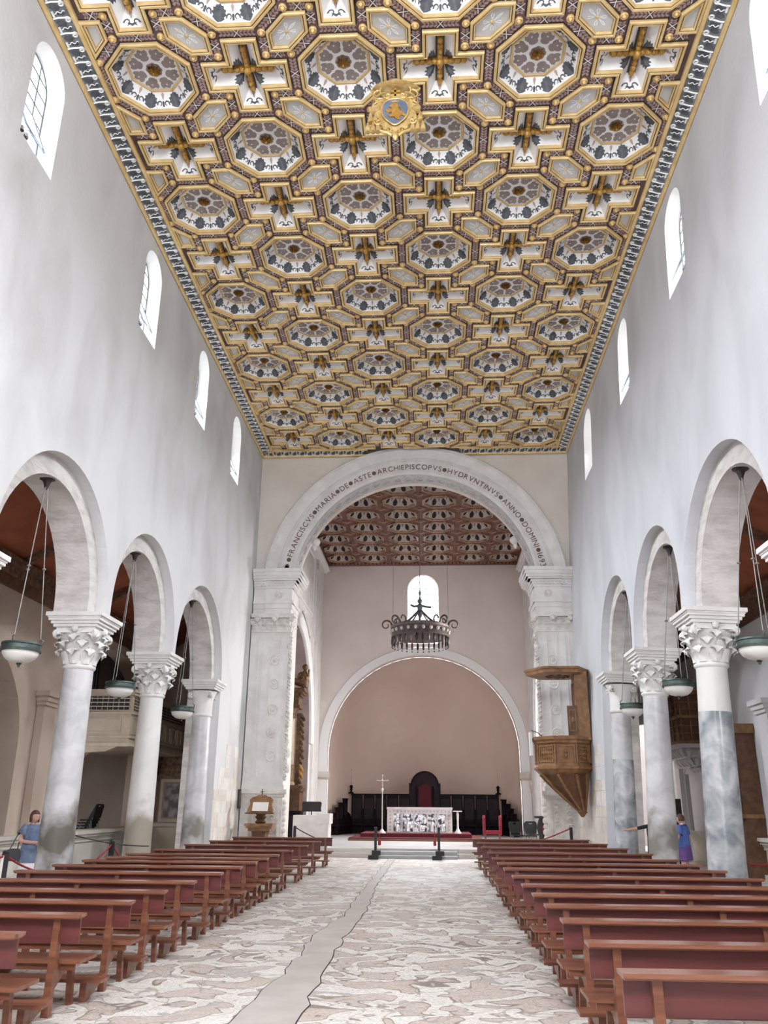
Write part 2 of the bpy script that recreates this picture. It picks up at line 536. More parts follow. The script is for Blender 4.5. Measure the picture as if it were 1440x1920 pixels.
wins_l = [(-.6, .6), (4.9, 6.1)] + WIN_L
wins_r = [(-1.2, 0), (4.1, 5.3)] + WIN_R
m, OPS_L = arcade(-1, COLS_L, END_L, wins_l)
wall_l = struct(m.build('wall_left', [PLASTER, TUFA]))
m, OPS_R = arcade(1, COLS_R, END_R, wins_r)
wall_r = struct(m.build('wall_right', [PLASTER_B, TUFA], loc=(0, 0, 0)))
lean(wall_r)

# exposed limestone blocks on the piers beside the chancel
def pier_blocks(sgn, y0, y1, z1, parent, seed):
    rnd = random.Random(seed)
    z = 0.0
    row = 0
    while z < z1:
        h = rnd.uniform(.30, .42)
        y = y0 + (0 if row % 2 else -.22)
        while y < y1:
            l = rnd.uniform(.45, .8)
            a, b = max(y, y0), min(y + l, y1)
            keep = z < z1 * (.42 + .5 * abs(sin(y * 1.7 + seed)) * abs(cos(y * .9)))
            if b - a > .15 and keep:
                t = rnd.uniform(.004, .016)
                mm = MB()
                x0, x1 = (-W - .05, -W + t) if sgn < 0 else (W - t, W + .05)
                mm.box(x0, x1, a + .006, b - .006, z + .006, min(z + h, z1) - .006)
                mm.build('stone_block', BLOCKS[rnd.randrange(3)], parent)
            y += l
        z += h
        row += 1
BLOCKS = [mat('pier_stone', c, tuple(k * .84 for k in c), scale=2.4, rough=.95, bump=.5, bscale=14, detail=8) for c in ((.76, .71, .66), (.73, .67, .61), (.78, .75, .72))]
pier_blocks(-1, END_L + .42, 29.6, 4.7, wall_l, 3)
pier_blocks(1, END_R + .42, 29.6, 4.7, wall_r, 5)

m = MB()
m.plate([(-13, 0), (-1.8, 0), (-1.8, 4.9), (1.8, 4.9), (1.8, 0), (13, 0), (13, H + .7), (-13, H + .7)], lambda u, v, w: (u, w, v), -3.4, -3.0)
struct(m.build('wall_west', PLASTER))
# ------------------------------------------------------------------ windows
def nave_window(n, sgn, a, b, hopper):
    z0, z1 = 12.2, 14.52
    root = put(None, 'window_%d' % n)
    struct(root)
    yc = (a + b) / 2
    X0, X1 = W + .001, W + .34
    k = .90
    outer = arch_poly(a, b, z0, z1)
    inner = [(yc + (u - yc) * k, z0 + .12 + (v - z0) * .93) for u, v in outer]
    nn = len(outer)
    m = MB()
    m.add([(sgn * X0, u, v) for u, v in outer] + [(sgn * X1, u, v) for u, v in inner], [(i, (i + 1) % nn, nn + (i + 1) % nn, nn + i) for i in range(nn)])
    m.build('reveal', REVEAL, root)
    m = MB()
    m.ring(inner, [(0, 0), (0, .03), (.03, .03), (.03, 0)], fn=lambda u, v, w: (sgn * (X1 - w), u, v))
    ys = [inner[0][0] + (inner[1][0] - inner[0][0]) * t / 3 for t in range(4)]
    zz0, zz1 = inner[0][1], max(p[1] for p in inner)
    zs = [zz0 + (zz1 - zz0) * t / 7 for t in range(8)]
    bar = .011
    for y in ys[1:3]:
        m.box(min(sgn * (X1 - .03), sgn * X1), max(sgn * (X1 - .03), sgn * X1), y - bar, y + bar, zz0, zz1 - .05)
    for z in zs[1:7]:
        hw = clip_convex([(a - 1, z - bar), (b + 1, z - bar), (b + 1, z + bar), (a - 1, z + bar)], inner)
        if hw:
            y0, y1 = min(p[0] for p in hw), max(p[0] for p in hw)
            m.box(min(sgn * (X1 - .03), sgn * X1), max(sgn * (X1 - .03), sgn * X1), y0, y1, z - bar, z + bar)
    m.build('glazing_bars', LEAD, root)
    hop = hopper
    for i in range(3):
        for j in range(7):
            if hop and i in hop and j < 3: continue
            q = clip_convex([(ys[i] + bar, zs[j] + bar), (ys[i + 1] - bar, zs[j] + bar), (ys[i + 1] - bar, zs[j + 1] - bar), (ys[i] + bar, zs[j + 1] - bar)], inset(inner, .02))
            if len(q) < 3: continue
            mm = MB()
            mm.plate(q, lambda u, v, w: (sgn * (X1 - w), u, v), .010, .018)
            mm.build('pane', PANE, root)
    if hop:
        i0, i1 = min(hop), max(hop)
        y0, y1 = ys[i0], ys[i1 + 1]
        top, bot = zs[3], zs[0] + .02
        L = top - bot
        fn = lambda u, v, w: (sgn * (X1 - .03 - (top - v) * sin(.38) - w), u, top - (top - v) * cos(.38))
        mm = MB()
        mm.ring([(y0, bot), (y1, bot), (y1, top), (y0, top)], [(0, 0), (0, .03), (.025, .03), (.025, 0)], fn=fn)
        ym = (y0 + y1) / 2
        for t in (1, 2):
            z = bot + L * t / 3
            mm.add([fn(y0, z - .009, .01), fn(y1, z - .009, .01), fn(y1, z + .009, .01), fn(y0, z + .009, .01)], [(0, 1, 2, 3)])
        mm.add([fn(ym - .009, bot, .01), fn(ym + .009, bot, .01), fn(ym + .009, top, .01), fn(ym - .009, top, .01)], [(0, 1, 2, 3)])
        sash = mm.build('tilted_sash', LEAD, root)
        for c in range(2):
            for t in range(3):
                u0, u1 = (y0 + .025, ym - .009) if c == 0 else (ym + .009, y1 - .025)
                v0, v1 = bot + L * t / 3 + .012, bot + L * (t + 1) / 3 - .012
                mm = MB()
                mm.plate([(u0, v0), (u1, v0), (u1, v1), (u0, v1)], fn, .008, .014)
                mm.build('pane', PANE, sash)
        # floodlight standing on the sill
        mm = MB()
        mm.cbox((sgn * (W + .17), y0 + .20, z0 + .16), (.07, .17, .05))
        for dy in (-.08, .08):
            mm.lathe([(.0, 0), (.05, 0), (.055, .07), (.0, .075)], 10, (sgn * (W + .10), y0 + .2 + dy, z0 + .18))
        mm.box(min(sgn * (W + .12), sgn * (W + .2)), max(sgn * (W + .12), sgn * (W + .2)), y0 + .18, y0 + .22, z0 + .02, z0 + .12)
        mm.build('floodlight', IRON, root)
    # daylight outside closed off by masonry behind the glass line
    return root
nwin = 1
for i, (a, b) in enumerate(wins_l):
    nave_window(nwin, -1, a, b, (0, 1) if i >= 2 else None)
    nwin += 1
for i, (a, b) in enumerate(wins_r):
    lean(nave_window(nwin, 1, a, b, (0, 1) if i in (2, 3, 4) else None))
    nwin += 1

# ------------------------------------------------------------------ nave ceiling
P_OUT = .445          # half size of the coffer outlines in modules
CW = .18
def octp(a): return [(a / cos(pi / 8) * cos(pi / 8 + k * pi / 4), a / cos(pi / 8) * sin(pi / 8 + k * pi / 4)) for k in range(8)]
def crossp(a, w): return [(-w, -a), (w, -a), (w, -w), (a, -w), (a, w), (w, w), (w, a), (-w, a), (-w, w), (-a, w), (-a, -w), (-w, -w)]
def hexp(flip):
    t, g = .21, .005
    q = [(t, -t), (t, g), (g, t), (-t, t), (-t, -g), (-g, -t)]
    return [(-x, y) for x, y in q][::-1] if flip else q
def sc(poly, k=S): return [(x * k, y * k) for x, y in poly]
FRAMEP = [(0, 0), (0, -.05), (.012, -.075), (.045, -.075), (.055, -.05), (.068, -.05), (.075, -.065), (.095, -.06), (.10, -.03), (.10, .03)]
def frame_mesh(name, poly, mats, k=1.0):
    m = MB()
    m.ring(poly, [(d * k, z) for d, z in FRAMEP], 0)
    m.ring(poly, [(-.024, -.003), (0, -.003)], 1)  # flat dark band: shadow line around the frame, put into the colour
    m.ring(poly, [(.0555 * k, -.0515), (.0675 * k, -.0515)], 1)  # painted shadow line in the step of the frame
    return m.mesh(name, mats)

LEAF_HALF = [(1, .0), (.78, .03), (.58, .12), (.64, .23), (.44, .34), (.56, .46), (.48, .60), (.66, .68), (.70, .84), (.88, .88), (1, 1.0)]
def curl(cx, cy, s, n=8):
    out, inn = [], []
    for i in range(n + 1):
        a = -.3 + (1.55 * pi) * i / n
        r = .20 * (1 - .55 * i / n)
        w = .055 * (1 - .6 * i / n)
        out.append((cx + s * (r + w) * cos(a), cy + (r + w) * sin(a) * 1.1))
        inn.append((cx + s * (r - w) * cos(a), cy + (r - w) * sin(a) * 1.1))
    return out + inn[::-1]

def slope_fn(o0, o1, i0, i1, z0, z1, lift=.006):
    """surface of one sloping side: u in -1..1 along it, v 0 outer edge .. 1 inner edge"""
    def fn(u, v):
        t = (u + 1) / 2
        ox, oy = o0[0] + (o1[0] - o0[0]) * t, o0[1] + (o1[1] - o0[1]) * t
        ix, iy = i0[0] + (i1[0] - i0[0]) * t, i0[1] + (i1[1] - i0[1]) * t
        x, y = ox + (ix - ox) * v, oy + (iy - oy) * v
        return (x * (1 - lift), y * (1 - lift), z0 + (z1 - z0) * v - lift)
    return fn

def octagon_parts(k, a_out, a_in, a_pan, depth, mats_slope, simple=False):
    """slopes with painted leaves"""
    A, B = sc(octp(a_in), k), sc(octp(a_pan), k)
    m = MB()
    n = 8
    m.add([(x, y, .0) for x, y in A] + [(x, y, depth) for x, y in B], [(i, (i + 1) % n, n + (i + 1) % n, n + i) for i in range(n)], 0)
    for i in range(n):
        j = (i + 1) % n
        fn = slope_fn(A[i], A[j], B[i], B[j], 0, depth)
        fl = (lambda f: (lambda u, v: f(u, .08 + .86 * v)))(fn)
        m.flat(LEAF_HALF, fl, 1)
        m.flat([(-x, y) for x, y in LEAF_HALF][::-1], fl, 1)
        m.flat([(0, .98), (-.13, .84), (-.07, .62), (0, .46), (.07, .62), (.13, .84)], fl, 2)
        if not simple:
            m.flat(curl(.26, .24, 1), fl, 1)
            m.flat(curl(-.26, .24, -1), fl, 1)
            m.flat([(-.06, .05), (.06, .05), (.09, .36), (0, .44), (-.09, .36)], fl, 1)
    return m

# painted centre panel
def panel_mesh(k, a, z, mats):
    m = MB()
    fl = lambda zz: (lambda u, v: (u * k, v * k, zz))
    m.flat(octp(a), fl(z), 0)
    m.ring(sc(octp(a), k), [(0, z), (0, z - .03), (.03, z - .035), (.04, z - .01)], 3)
    for i in range(8):
        an = i * pi / 4 + pi / 8
        def pt(r, t): return (r * cos(an + t), r * sin(an + t))
        lobe = [pt(a * .42, 0), pt(a * .46, .26), pt(a * .56, .33), pt(a * .62, .27), pt(a * .68, .33), pt(a * .80, .35), pt(a * .90, .27), pt(a * .86, .15), pt(a * .93, .06), pt(a * .96, 0),
                pt(a * .93, -.06), pt(a * .86, -.15), pt(a * .90, -.27), pt(a * .80, -.35), pt(a * .68, -.33), pt(a * .62, -.27), pt(a * .56, -.33), pt(a * .46, -.26)]
        m.flat(lobe, fl(z - .004), 1)
        st = []
        for q in range(10):
            rr = a * (.055 if q % 2 == 0 else .022)
            c = pt(a * .76, 0)
            st.append((c[0] + rr * cos(q * pi / 5), c[1] + rr * sin(q * pi / 5)))
        m.flat(st, fl(z - .008), 0)
    fo = []
    for q in range(64):
        an = 2 * pi * q / 64
        r = a * (.40 + .045 * abs(cos(4 * an)))
        fo.append((r * cos(an), r * sin(an)))
    m.flat(fo, fl(z - .010), 0)
    m.flat([(x * .72, y * .72) for x, y in fo], fl(z - .014), 1)
    return m.mesh('centre_panel', mats)

def rosette_mesh(r, z, mats):
    m = MB()
    for ring_, (n, rr, dz, w) in enumerate(((8, r, -.03, .42), (8, r * .72, -.075, .40), (6, r * .42, -.11, .5))):
        for i in range(n):
            an = 2 * pi * i / n + ring_ * .35
            c, s_ = cos(an), sin(an)
            pts = [(0, 0, dz * .6), (.45 * rr, -.5 * w * rr, dz), (.8 * rr, -.45 * w * rr, dz - .03), (rr, 0, dz + .02), (.8 * rr, .45 * w * rr, dz - .03), (.45 * rr, .5 * w * rr, dz), (.62 * rr, 0, dz + .035)]
            vs = [(c * x - s_ * y, s_ * x + c * y, z + zz) for x, y, zz in pts]
            m.add(vs, [(0, 1, 6), (1, 2, 6), (2, 3, 6), (3, 4, 6), (4, 5, 6), (5, 0, 6)], 0)
    m.sphere((0, 0, z - .12), r * .2, 8, 5, 0)
    return m.mesh('rosette', mats)

def boss_mesh():
    m = MB()
    r = .075
    m.lathe([(r, 0), (r * 1.02, -.03), (r * .8, -.05), (r * .66, -.035), (r * .5, -.05), (r * .3, -.075), (0, -.085)], 10)
    return m.mesh('boss', GOLD, 40)

def garland(m, c, ang, length, width, k=S):
    """painted laurel rib with a white crossed ribbon; flat paint on the rib"""
    ca, sa = cos(ang), sin(ang)
    def P(u, v, z=-.005): return (c[0] * k + (ca * u - sa * v), c[1] * k + (sa * u + ca * v), z)
    h = length / 2
    n = max(2, int(h / .075))
    for side in (-1, 1):
        for i in range(n):
            u0 = side * (.05 + (h - .05) * i / n)
            st = side * (h - .05) / n
            for v in (-1, 1):
                m.flat([(0, 0), (.55, .12), (1.15, .62), (.62, .95), (.15, .55)], lambda a, b: P(u0 + st * a, v * width * .46 * b), 1)
    for v in (-1, 1):
        m.flat([(-1, -1), (-.70, -1), (1, 1), (.70, 1)], lambda a, b: P(.075 * a, v * width * .50 * b, -.009), 0)

ceil = MB()
R0 = 5.938 * S                      # depth of vertex row 0
cells = [(i, r) for r in range(-3, 10) for i in range(6)]
def cell_c(i, r): return ((i - 2.5) * S, R0 + (r + .5) * S)
is_oct = lambda i, r: (i + r) % 2 == 0
sq = [(-.5, -.5), (.5, -.5), (.5, .5), (-.5, .5)]
hole_o, hole_c = octp(P_OUT - .05), crossp(P_OUT - .05, CW - .05)
for i, r in cells:
    cx, cy = cell_c(i, r)
    ceil.flat(sc(sq), lambda u, v: (cx + u, cy + v, H), 0, [sc(hole_o if is_oct(i, r) else hole_c)[::-1]])
ybk = R0 - 3 * S
yend = R0 + 10 * S
ceil.add([(-3 * S, -3, H), (3 * S, -3, H), (3 * S, ybk, H), (-3 * S, ybk, H)], [(0, 1, 2, 3)], 0)
ceil.box(-W - .9, W + .9, -3, D + .2, H + .62, H + .8, 1)
ceiling = struct(ceil.build('ceiling', [RIB, OAKD]))

OCTM = octagon_parts(S, P_OUT, P_OUT - .05, 0.272, .25, None).mesh('octagon_coffer', [WHITEP, GREYLEAF, SPINDLE])
OCTF = frame_mesh('gold_frame', sc(octp(P_OUT)), [GOLD, DARK])
PANM = panel_mesh(S, .272, .25, [WHITEP, TAUPE, DARK, GOLD])
ROSM = rosette_mesh(.14, .25, [GOLD2])
CRF = frame_mesh('gold_frame', sc(crossp(P_OUT, CW)), [GOLD, DARK])
# cross coffer
A, B = sc(crossp(P_OUT - .05, CW - .05)), sc(crossp(.27, .045))
m = MB()
dz = .21
m.add([(x, y, 0) for x, y in A] + [(x, y, dz) for x, y in B], [(i, (i + 1) % 12, 12 + (i + 1) % 12, 12 + i) for i in range(12)], 0)
m.flat(B, lambda u, v: (u, v, dz), 1)
for e in (0, 3, 6, 9):
    fn = slope_fn(A[e], A[e + 1], B[e], B[e + 1], 0, dz)
    fl = lambda u, v: fn(u * .9, .05 + .8 * v)
    m.flat([(p[0] * 1.9, p[1] * .9) for p in curl(.26, .36, 1)], fl, 1)
    m.flat([(p[0] * 1.9, p[1] * .9) for p in curl(-.26, .36, -1)], fl, 1)
    m.flat([(0, 1.05), (-.28, .9), (-.14, .62), (0, .5), (.14, .62), (.28, .9)], fl, 2)
    m.flat([(-.5, .05), (-.25, .16), (0, .05), (.25, .16), (.5, .05), (.3, .30), (0, .22), (-.3, .30)], fl, 1)
for e in (1, 2, 4, 5, 7, 8, 10, 11):
    j = (e + 1) % 12
    fn = slope_fn(A[e], A[j], B[e], B[j], 0, dz, .004)
    notch_end = 1 if e in (1, 4, 7, 10) else -1
    lf_ = [(notch_end * (1 - .95 * (1 - x)), .10 + .85 * y) for x, y in [(1, .02), (.62, .12), (.70, .30), (.38, .40), (.55, .55), (.30, .72), (.62, .82), (.8, .95), (1, .98)]]
    m.flat(lf_ if notch_end > 0 else lf_[::-1], fn, 1)
CRM = m.mesh('cross_coffer', [WHITEP, GREYLEAF, SPINDLE])
m = MB()
for k in range(4):
    an = k * pi / 2
    for q in range(4):
        rr = .10 + .115 * q
        m.sphere((rr * cos(an), rr * sin(an), dz - .06), .062, 7, 5, 0, (1.25 if k % 2 == 0 else .95, .95 if k % 2 == 0 else 1.25, 1.0))
    m.cbox((.26 * cos(an), .26 * sin(an), dz - .015), (.25 if k % 2 == 0 else .05, .05 if k % 2 == 0 else .25, .03))
m.sphere((0, 0, dz - .09), .085, 8, 6, 0)
GCM = m.mesh('gilded_cross', GOLD2, 50)
# hexagons (whole and cut by the border)
def hex_meshes(poly):
    q = sc(poly)
    m = MB()
    m.flat(inset(q, .095), lambda u, v: (u, v, -.012), 0)
    cx, cy = 0, 0
    m.flat(inset(q, .10), lambda u, v: (u, v, -.013), 0)
    inner = inset(q, .13)
    for k in range(16):
        an = k * pi / 8 + .2
        sgn_ = 1 if k % 2 else -1
        ca, sa = cos(an), sin(an)
        for L in (.24, .19, .15, .12):
            pts = []
            for t in range(9):
                th = t / 8
                u = .05 + L * (th if th < .7 else .7 + .22 * sin((th - .7) / .3 * pi * .9) - .05)
                v = sgn_ * (.05 * sin(th * pi * .9) + (.03 * (th - .7) / .3 if th > .7 else 0))
                pts.append((u, v))
            pl = [(u, v + .009) for u, v in pts] + [(u, v - .009) for u, v in pts][::-1]
            pl = [(ca * u - sa * v, sa * u + ca * v) for u, v in pl]
            if all(point_in(p, inner) for p in pl):
                m.flat(pl, lambda u, v: (u, v, -.017), 1)
                break
    if point_in((0, 0), inner): m.lathe([(.035, -.012), (.03, -.03), (0, -.036)], 8, (0, 0, 0), 2)
    return m.mesh('hexagon_panel', [HEXP, WHITEP, GOLD]), frame_mesh('gold_frame', q, [GOLD, DARK], .9)
def point_in(p, poly):
    r, n = False, len(poly)
    for i in range(n):
        (x0, y0), (x1, y1) = poly[i - 1], poly[i]
        if (y0 > p[1]) != (y1 > p[1]) and p[0] < (x1 - x0) * (p[1] - y0) / (y1 - y0) + x0: r = not r
    return r
HEXC = {}
def hex_at(flip, side):
    key = (flip, side)
    if key not in HEXC:
        q = hexp(flip)
        big = 2
        cl = {0: None, 1: [(-big, -big), (0, -big), (0, big), (-big, big)], -1: [(0, -big), (big, -big), (big, big), (0, big)], 2: [(-big, -big), (big, -big), (big, 0), (-big, 0)],
              3: [(-big, -big), (0, -big), (0, 0), (-big, 0)], -3: [(0, -big), (big, -big), (big, 0), (0, 0)]}[side]
        if cl:
            q = clip_convex(q, cl)
            qq = []
            for p in q:
                if not qq or (abs(p[0] - qq[-1][0]) + abs(p[1] - qq[-1][1])) > .012: qq.append(p)
            q = qq if abs(qq[0][0] - qq[-1][0]) + abs(qq[0][1] - qq[-1][1]) > .012 else qq[:-1]
        HEXC[key] = hex_meshes(q)
    return HEXC[key]

BOSSM = boss_mesh()
g = MB()
for k in range(4):
    an = k * pi / 2
    garland(g, (.5 * cos(an), .5 * sin(an)), an + pi / 2, .36 * S, .085 * S)
    garland(g, (.5 * cos(an + pi / 4), .5 * sin(an + pi / 4)), an + 3 * pi / 4, .30 * S, .085 * S)
GARO = g.mesh('rib_garland', [WHITEP, LEAFP])
g = MB()
for sx in (-1, 1):
    for sy in (-1, 1):
        garland(g, (sx * .36, sy * .245), 0, .15 * S, .085 * S)
        garland(g, (sx * .245, sy * .36), pi / 2, .15 * S, .085 * S)
GARC = g.mesh('rib_garland', [WHITEP, LEAFP])

bosses = []
for i, r in cells:
    c = (*cell_c(i, r), H)
    if is_oct(i, r):
        o = put(OCTM, 'octagon_coffer', ceiling, c)
        put(OCTF, 'gold_frame', o)
        put(PANM, 'centre_panel', o)
        put(ROSM, 'rosette', o)
        put(GARO, 'rib_garland', ceiling, c)
        for k in range(4):
            an = k * pi / 2
            for s_ in (-1, 1):
                bx, by = .5 * cos(an) - s_ * .245 * sin(an), .5 * sin(an) + s_ * .245 * cos(an)
                if abs(c[0] + bx * S) < 3 * S - .02 and c[1] + by * S < yend - .02: bosses.append((c[0] + bx * S, c[1] + by * S))
                else: bosses.append((c[0] + bx * .96 * S, c[1] + by * .96 * S))
    else:
        o = put(CRM, 'cross_coffer', ceiling, c)
        put(CRF, 'gold_frame', o)
        put(GCM, 'gilded_cross', o)
        put(GARC, 'rib_garland', ceiling, c)
        for sx in (-1, 1):
            for sy in (-1, 1): bosses.append((c[0] + sx * .245 * S, c[1] + sy * .245 * S))
vis = [b for b in bosses if b[1] > 8.6]
vis.sort(key=lambda b: b[1])
for b in vis[:300]: put(BOSSM, 'boss', ceiling, (b[0], b[1], H))
m = MB()
for b in vis[300:] + [b for b in bosses if b[1] <= 8.6]:
    m.lathe([(.088, 0), (.09, -.03), (.07, -.05), (.05, -.045), (0, -.085)], 8, (b[0], b[1], H))
tag(m.build('boss', GOLD, ceiling, 40), kind='stuff')
for r in range(-2, 11):
    for v in range(-3, 4):
        flip = not is_oct(v + 2, r - 1)       # cell to the lower left of this vertex
        side = 0
        if v == 3: side = 1
        elif v == -3: side = -1
        if r == 10: side = {0: 2, 1: 3, -1: -3}[side]
        pm, fm = hex_at(flip, side)
        c = (v * S, R0 + r * S, H)
        o = put(pm, 'hexagon_panel', ceiling, c)
        put(fm, 'gold_frame', o)

# ------------------------------------------------------------------ ceiling cornice
corn = MB()
def corn_run(o, dir_, nrm, L, mi=0):
    """border strip: gold fillet, scroll frieze ground, gold bead by the wall"""
    prof = [(0, 0), (0, -.07), (.06, -.09), (.09, -.06), (.10, -.03)]
    prof2 = [(.10, -.03), (.40, -.10)]
    prof3 = [(.40, -.10), (.41, -.15), (.46, -.17), (.50, -.13), (.50, .02)]
    o, dir_, nrm = Vector(o), Vector(dir_), Vector(nrm)
    for pr, mi in ((prof, 0), (prof2, 1), (prof3, 0)):
        vs = []
        for e in (0, L):
            vs += [o + dir_ * e + nrm * a + Vector((0, 0, b)) for a, b in pr]
        n = len(pr)
        corn.add(vs, [(i, i + 1, n + i + 1, n + i) for i in range(n - 1)], mi)
E0 = 3 * S
corn_run((-E0, -3, H), (0, 1, 0), (-1, 0, 0), D + 3)
corn_run((E0, -3, H), (0, 1, 0), (1, 0, 0), D + 3)
corn_run((-W, yend, H), (1, 0, 0), (0, 1, 0), 4.25)
corn_run((W - 4.25, yend, H), (1, 0, 0), (0, 1, 0), 4.25)
cornice = struct(corn.build('trim_1', [GOLD, FRIEZE]))
# one scrolled bracket of the frieze
m = MB()
def scroll_pts(n=12):
    o = []
    for i in range(n + 1):
        a = 2.4 * pi * i / n
        r = .055 * (1 - .75 * i / n)
        o.append((.06 + r * cos(a + pi / 2), -.045 + r * sin(a + pi / 2)))
    return o
sp = [(.29, .02)] + [(.06 + .23 * (1 - t / 5), .012 + .012 * sin(t)) for t in range(1, 6)] + scroll_pts()
m.tube([(x, y, -.035 - .23 * x + (-.008)) for x, y in sp], .018, 4, 0)
m.flat([(.10, -.10), (.13, -.15), (.19, -.16), (.25, -.11), (.27, -.06), (.22, -.035), (.15, -.05)], lambda u, v: (u, v, -.03 - .2334 * u - .010), 1)
m.flat([(.24, .045), (.28, .045), (.28, .16), (.24, .16)], lambda u, v: (u, v, -.03 - .2334 * u - .010), 0)
m.flat([(.06, .07), (.10, .05), (.18, .07), (.21, .12), (.14, .13), (.08, .12)], lambda u, v: (u, v, -.03 - .2334 * u - .010), 1)
m.tube([(.05 + .02 * t, .12 + .02 * sin(t * 1.3), -.045 - .2334 * (.05 + .02 * t)) for t in range(10)], .010, 4, 0)
FRZ = m.mesh('scroll_bracket', [WHITEP, GREYLEAF])
y = 8.0
k = 0
while y < D - .4:
    put(FRZ, 'scroll_bracket', cornice, (-E0 - .10, y, H), (0, 0, pi))
    put(FRZ, 'scroll_bracket', cornice, (E0 + .10, y, H))
    y += .31
x = -W + .3
while x < W - .2:
    if abs(x) > W - 4.25 + .1 - 0 and abs(x) > 1.9: put(FRZ, 'scroll_bracket', cornice, (x, yend + .10, H), (0, 0, pi / 2))
    x += .31
# ------------------------------------------------------------------ chancel wall and arch
ZC, RIN, ROUT = 9.42, 4.62, 5.72
DT = 1.25
ye = D + DT
xh = 4.58
al = math.asin(.66 / RIN)
arcp = [(RIN * cos(al + (pi - 2 * al) * i / 48), ZC + RIN * sin(al + (pi - 2 * al) * i / 48)) for i in range(49)]
outline = [(-7.2, 0), (-xh, 0)] + arcp[::-1] + [(xh, 0), (7.0, 0), (7.0, H + .7), (-7.2, H + .7)]
m = MB()
m.plate(outline, lambda u, v, w: (u, w, v), D, ye)
struct(m.build('wall_chancel', CREAM))

ca = thing('chancel_arch', 'wide white stone arch with a brown painted inscription, opening onto the presbytery', 'arch', (0, D, ZC))
prof = [(RIN - .03, .9), (RIN - .03, -.06), (RIN + .06, -.10), (RIN + .09, -.10), (RIN + .10, -.07), (RIN + .50, -.07), (RIN + .52, -.10), (RIN + .62, -.12), (RIN + .64, -.16), (RIN + .86, -.24), (RIN + .94, -.30), (ROUT - .04, -.30), (ROUT, -.26), (ROUT, .0)]
a0 = math.asin(.66 / 5.2)
def arch_sweep(mb, prof, n=64, mi=0, a0=a0, a1=None):
    a1 = pi - a0 if a1 is None else a1
    k = len(prof)
    vs = []
    for j in range(n + 1):
        a = a0 + (a1 - a0) * j / n
        vs += [(r * cos(a), y, r * sin(a)) for r, y in prof]
    mb.add(vs, [(j * k + i, j * k + i + 1, (j + 1) * k + i + 1, (j + 1) * k + i) for j in range(n) for i in range(k - 1)], mi)
m = MB()
arch_sweep(m, prof)
arc_o = m.build('archivolt', STONE, ca, 35)
m = MB()
nd = 190
for j in range(nd):
    a = a0 + .02 + (pi - 2 * a0 - .04) * j / (nd - 1)
    r = RIN + .575
    R = Matrix.Rotation(-a + pi / 2, 3, 'Y')
    m.cbox((r * cos(a), -.125, r * sin(a)), (.022, .015, .045), 0, R)
tag(m.build('dentil_course', STONE, ca), kind='stuff')
# carved soffit
m = MB()
arch_sweep(m, [(RIN - .04, .85), (RIN - .055, .80), (RIN - .055, .02), (RIN - .04, -.03)], 64)
for j in range(30):
    a = a0 + .06 + (pi - 2 * a0 - .12) * j / 29
    r = RIN - .06
    c = Vector((r * cos(a), .38, r * sin(a)))
    t = Vector((-sin(a), 0, cos(a)))
    n_ = Vector((-cos(a), 0, -sin(a)))
    pts = []
    for q in range(15):
        th = 3.2 * pi * q / 14
        rr = .19 * (1 - .8 * q / 14)
        pts.append(c + t * (rr * cos(th)) + Vector((0, 1, 0)) * (rr * sin(th) * (1 if j % 2 else -1)) + n_ * .01)
    m.tube(pts, .022, 4)
m.build('carved_soffit', mat('soffit_stone', (.62, .61, .61), (.50, .49, .49), scale=6, rough=.85, bump=.4, bscale=20), ca, 40)
# inscription
def letters(txt, size):
    cu = bpy.data.curves.new('t', 'FONT')
    cu.body = txt
    cu.size = size
    cu.extrude = .004
    o = bpy.data.objects.new('t', cu)
    me = o.to_mesh()
    vs = [tuple(v.co) for v in me.vertices]
    fs = [tuple(p.vertices) for p in me.polygons]
    o.to_mesh_clear()
    bpy.data.objects.remove(o)
    bpy.data.curves.remove(cu)
    return vs, fs
TXT = '*FRANCISCVS*MARIA*DE*ASTE*ARCHIEPISCOPVS*HYDRVNTINVS*ANNO*DOMINI*1693'
cache = {}
INSC = put(None, 'inscription', ca)
tag(INSC, 'brown painted capital letters along the arch')
rt_ = RIN + .19
adv = []
for ch in TXT:
    if ch != '*':
        if ch not in cache: cache[ch] = letters(ch, .30)
        wd = max(v[0] for v in cache[ch][0]) - min(v[0] for v in cache[ch][0])
    else: wd = .17
    adv.append(wd)
tot = sum(adv)
A0, A1 = math.radians(167.5), math.radians(9.5)
arclen = (A0 - A1) * rt_
gap = (arclen - tot) / (len(TXT) - 1)
pos = 0
for ch, wd in zip(TXT, adv):
    a = A0 - (pos + wd / 2) / rt_
    t = Vector((sin(a), 0, -cos(a)))
    n_ = Vector((cos(a), 0, sin(a)))
    base = n_ * rt_ + Vector((0, -.078, 0))
    m = MB()
    if ch == '*':
        c = base + n_ * .10
        m.add([c + t * .085 * cos(q * pi / 6) + n_ * .085 * sin(q * pi / 6) for q in range(12)], [tuple(range(12))])
    else:
        vs, fs = cache[ch]
        mid = (max(v[0] for v in vs) + min(v[0] for v in vs)) / 2
        m.add([base + t * (v[0] - mid) + n_ * v[1] + Vector((0, -v[2], 0)) for v in vs], fs)
    pos += wd + gap
    m.build('letter' if ch != '*' else 'stop', INK, INSC)
for q in range(5):
    a = math.radians(169.5 + .9 * q)
    c = Vector((cos(a), 0, sin(a))) * (rt_ + .10) + Vector((0, -.078, 0))
    r = (.08, .095, .07, .08, .05)[q]
    m = MB()
    m.add([c + Vector((r * cos(k * pi / 5), 0, r * sin(k * pi / 5))) for k in range(10)], [tuple(range(10))])
    m.build('flourish', INK, INSC)
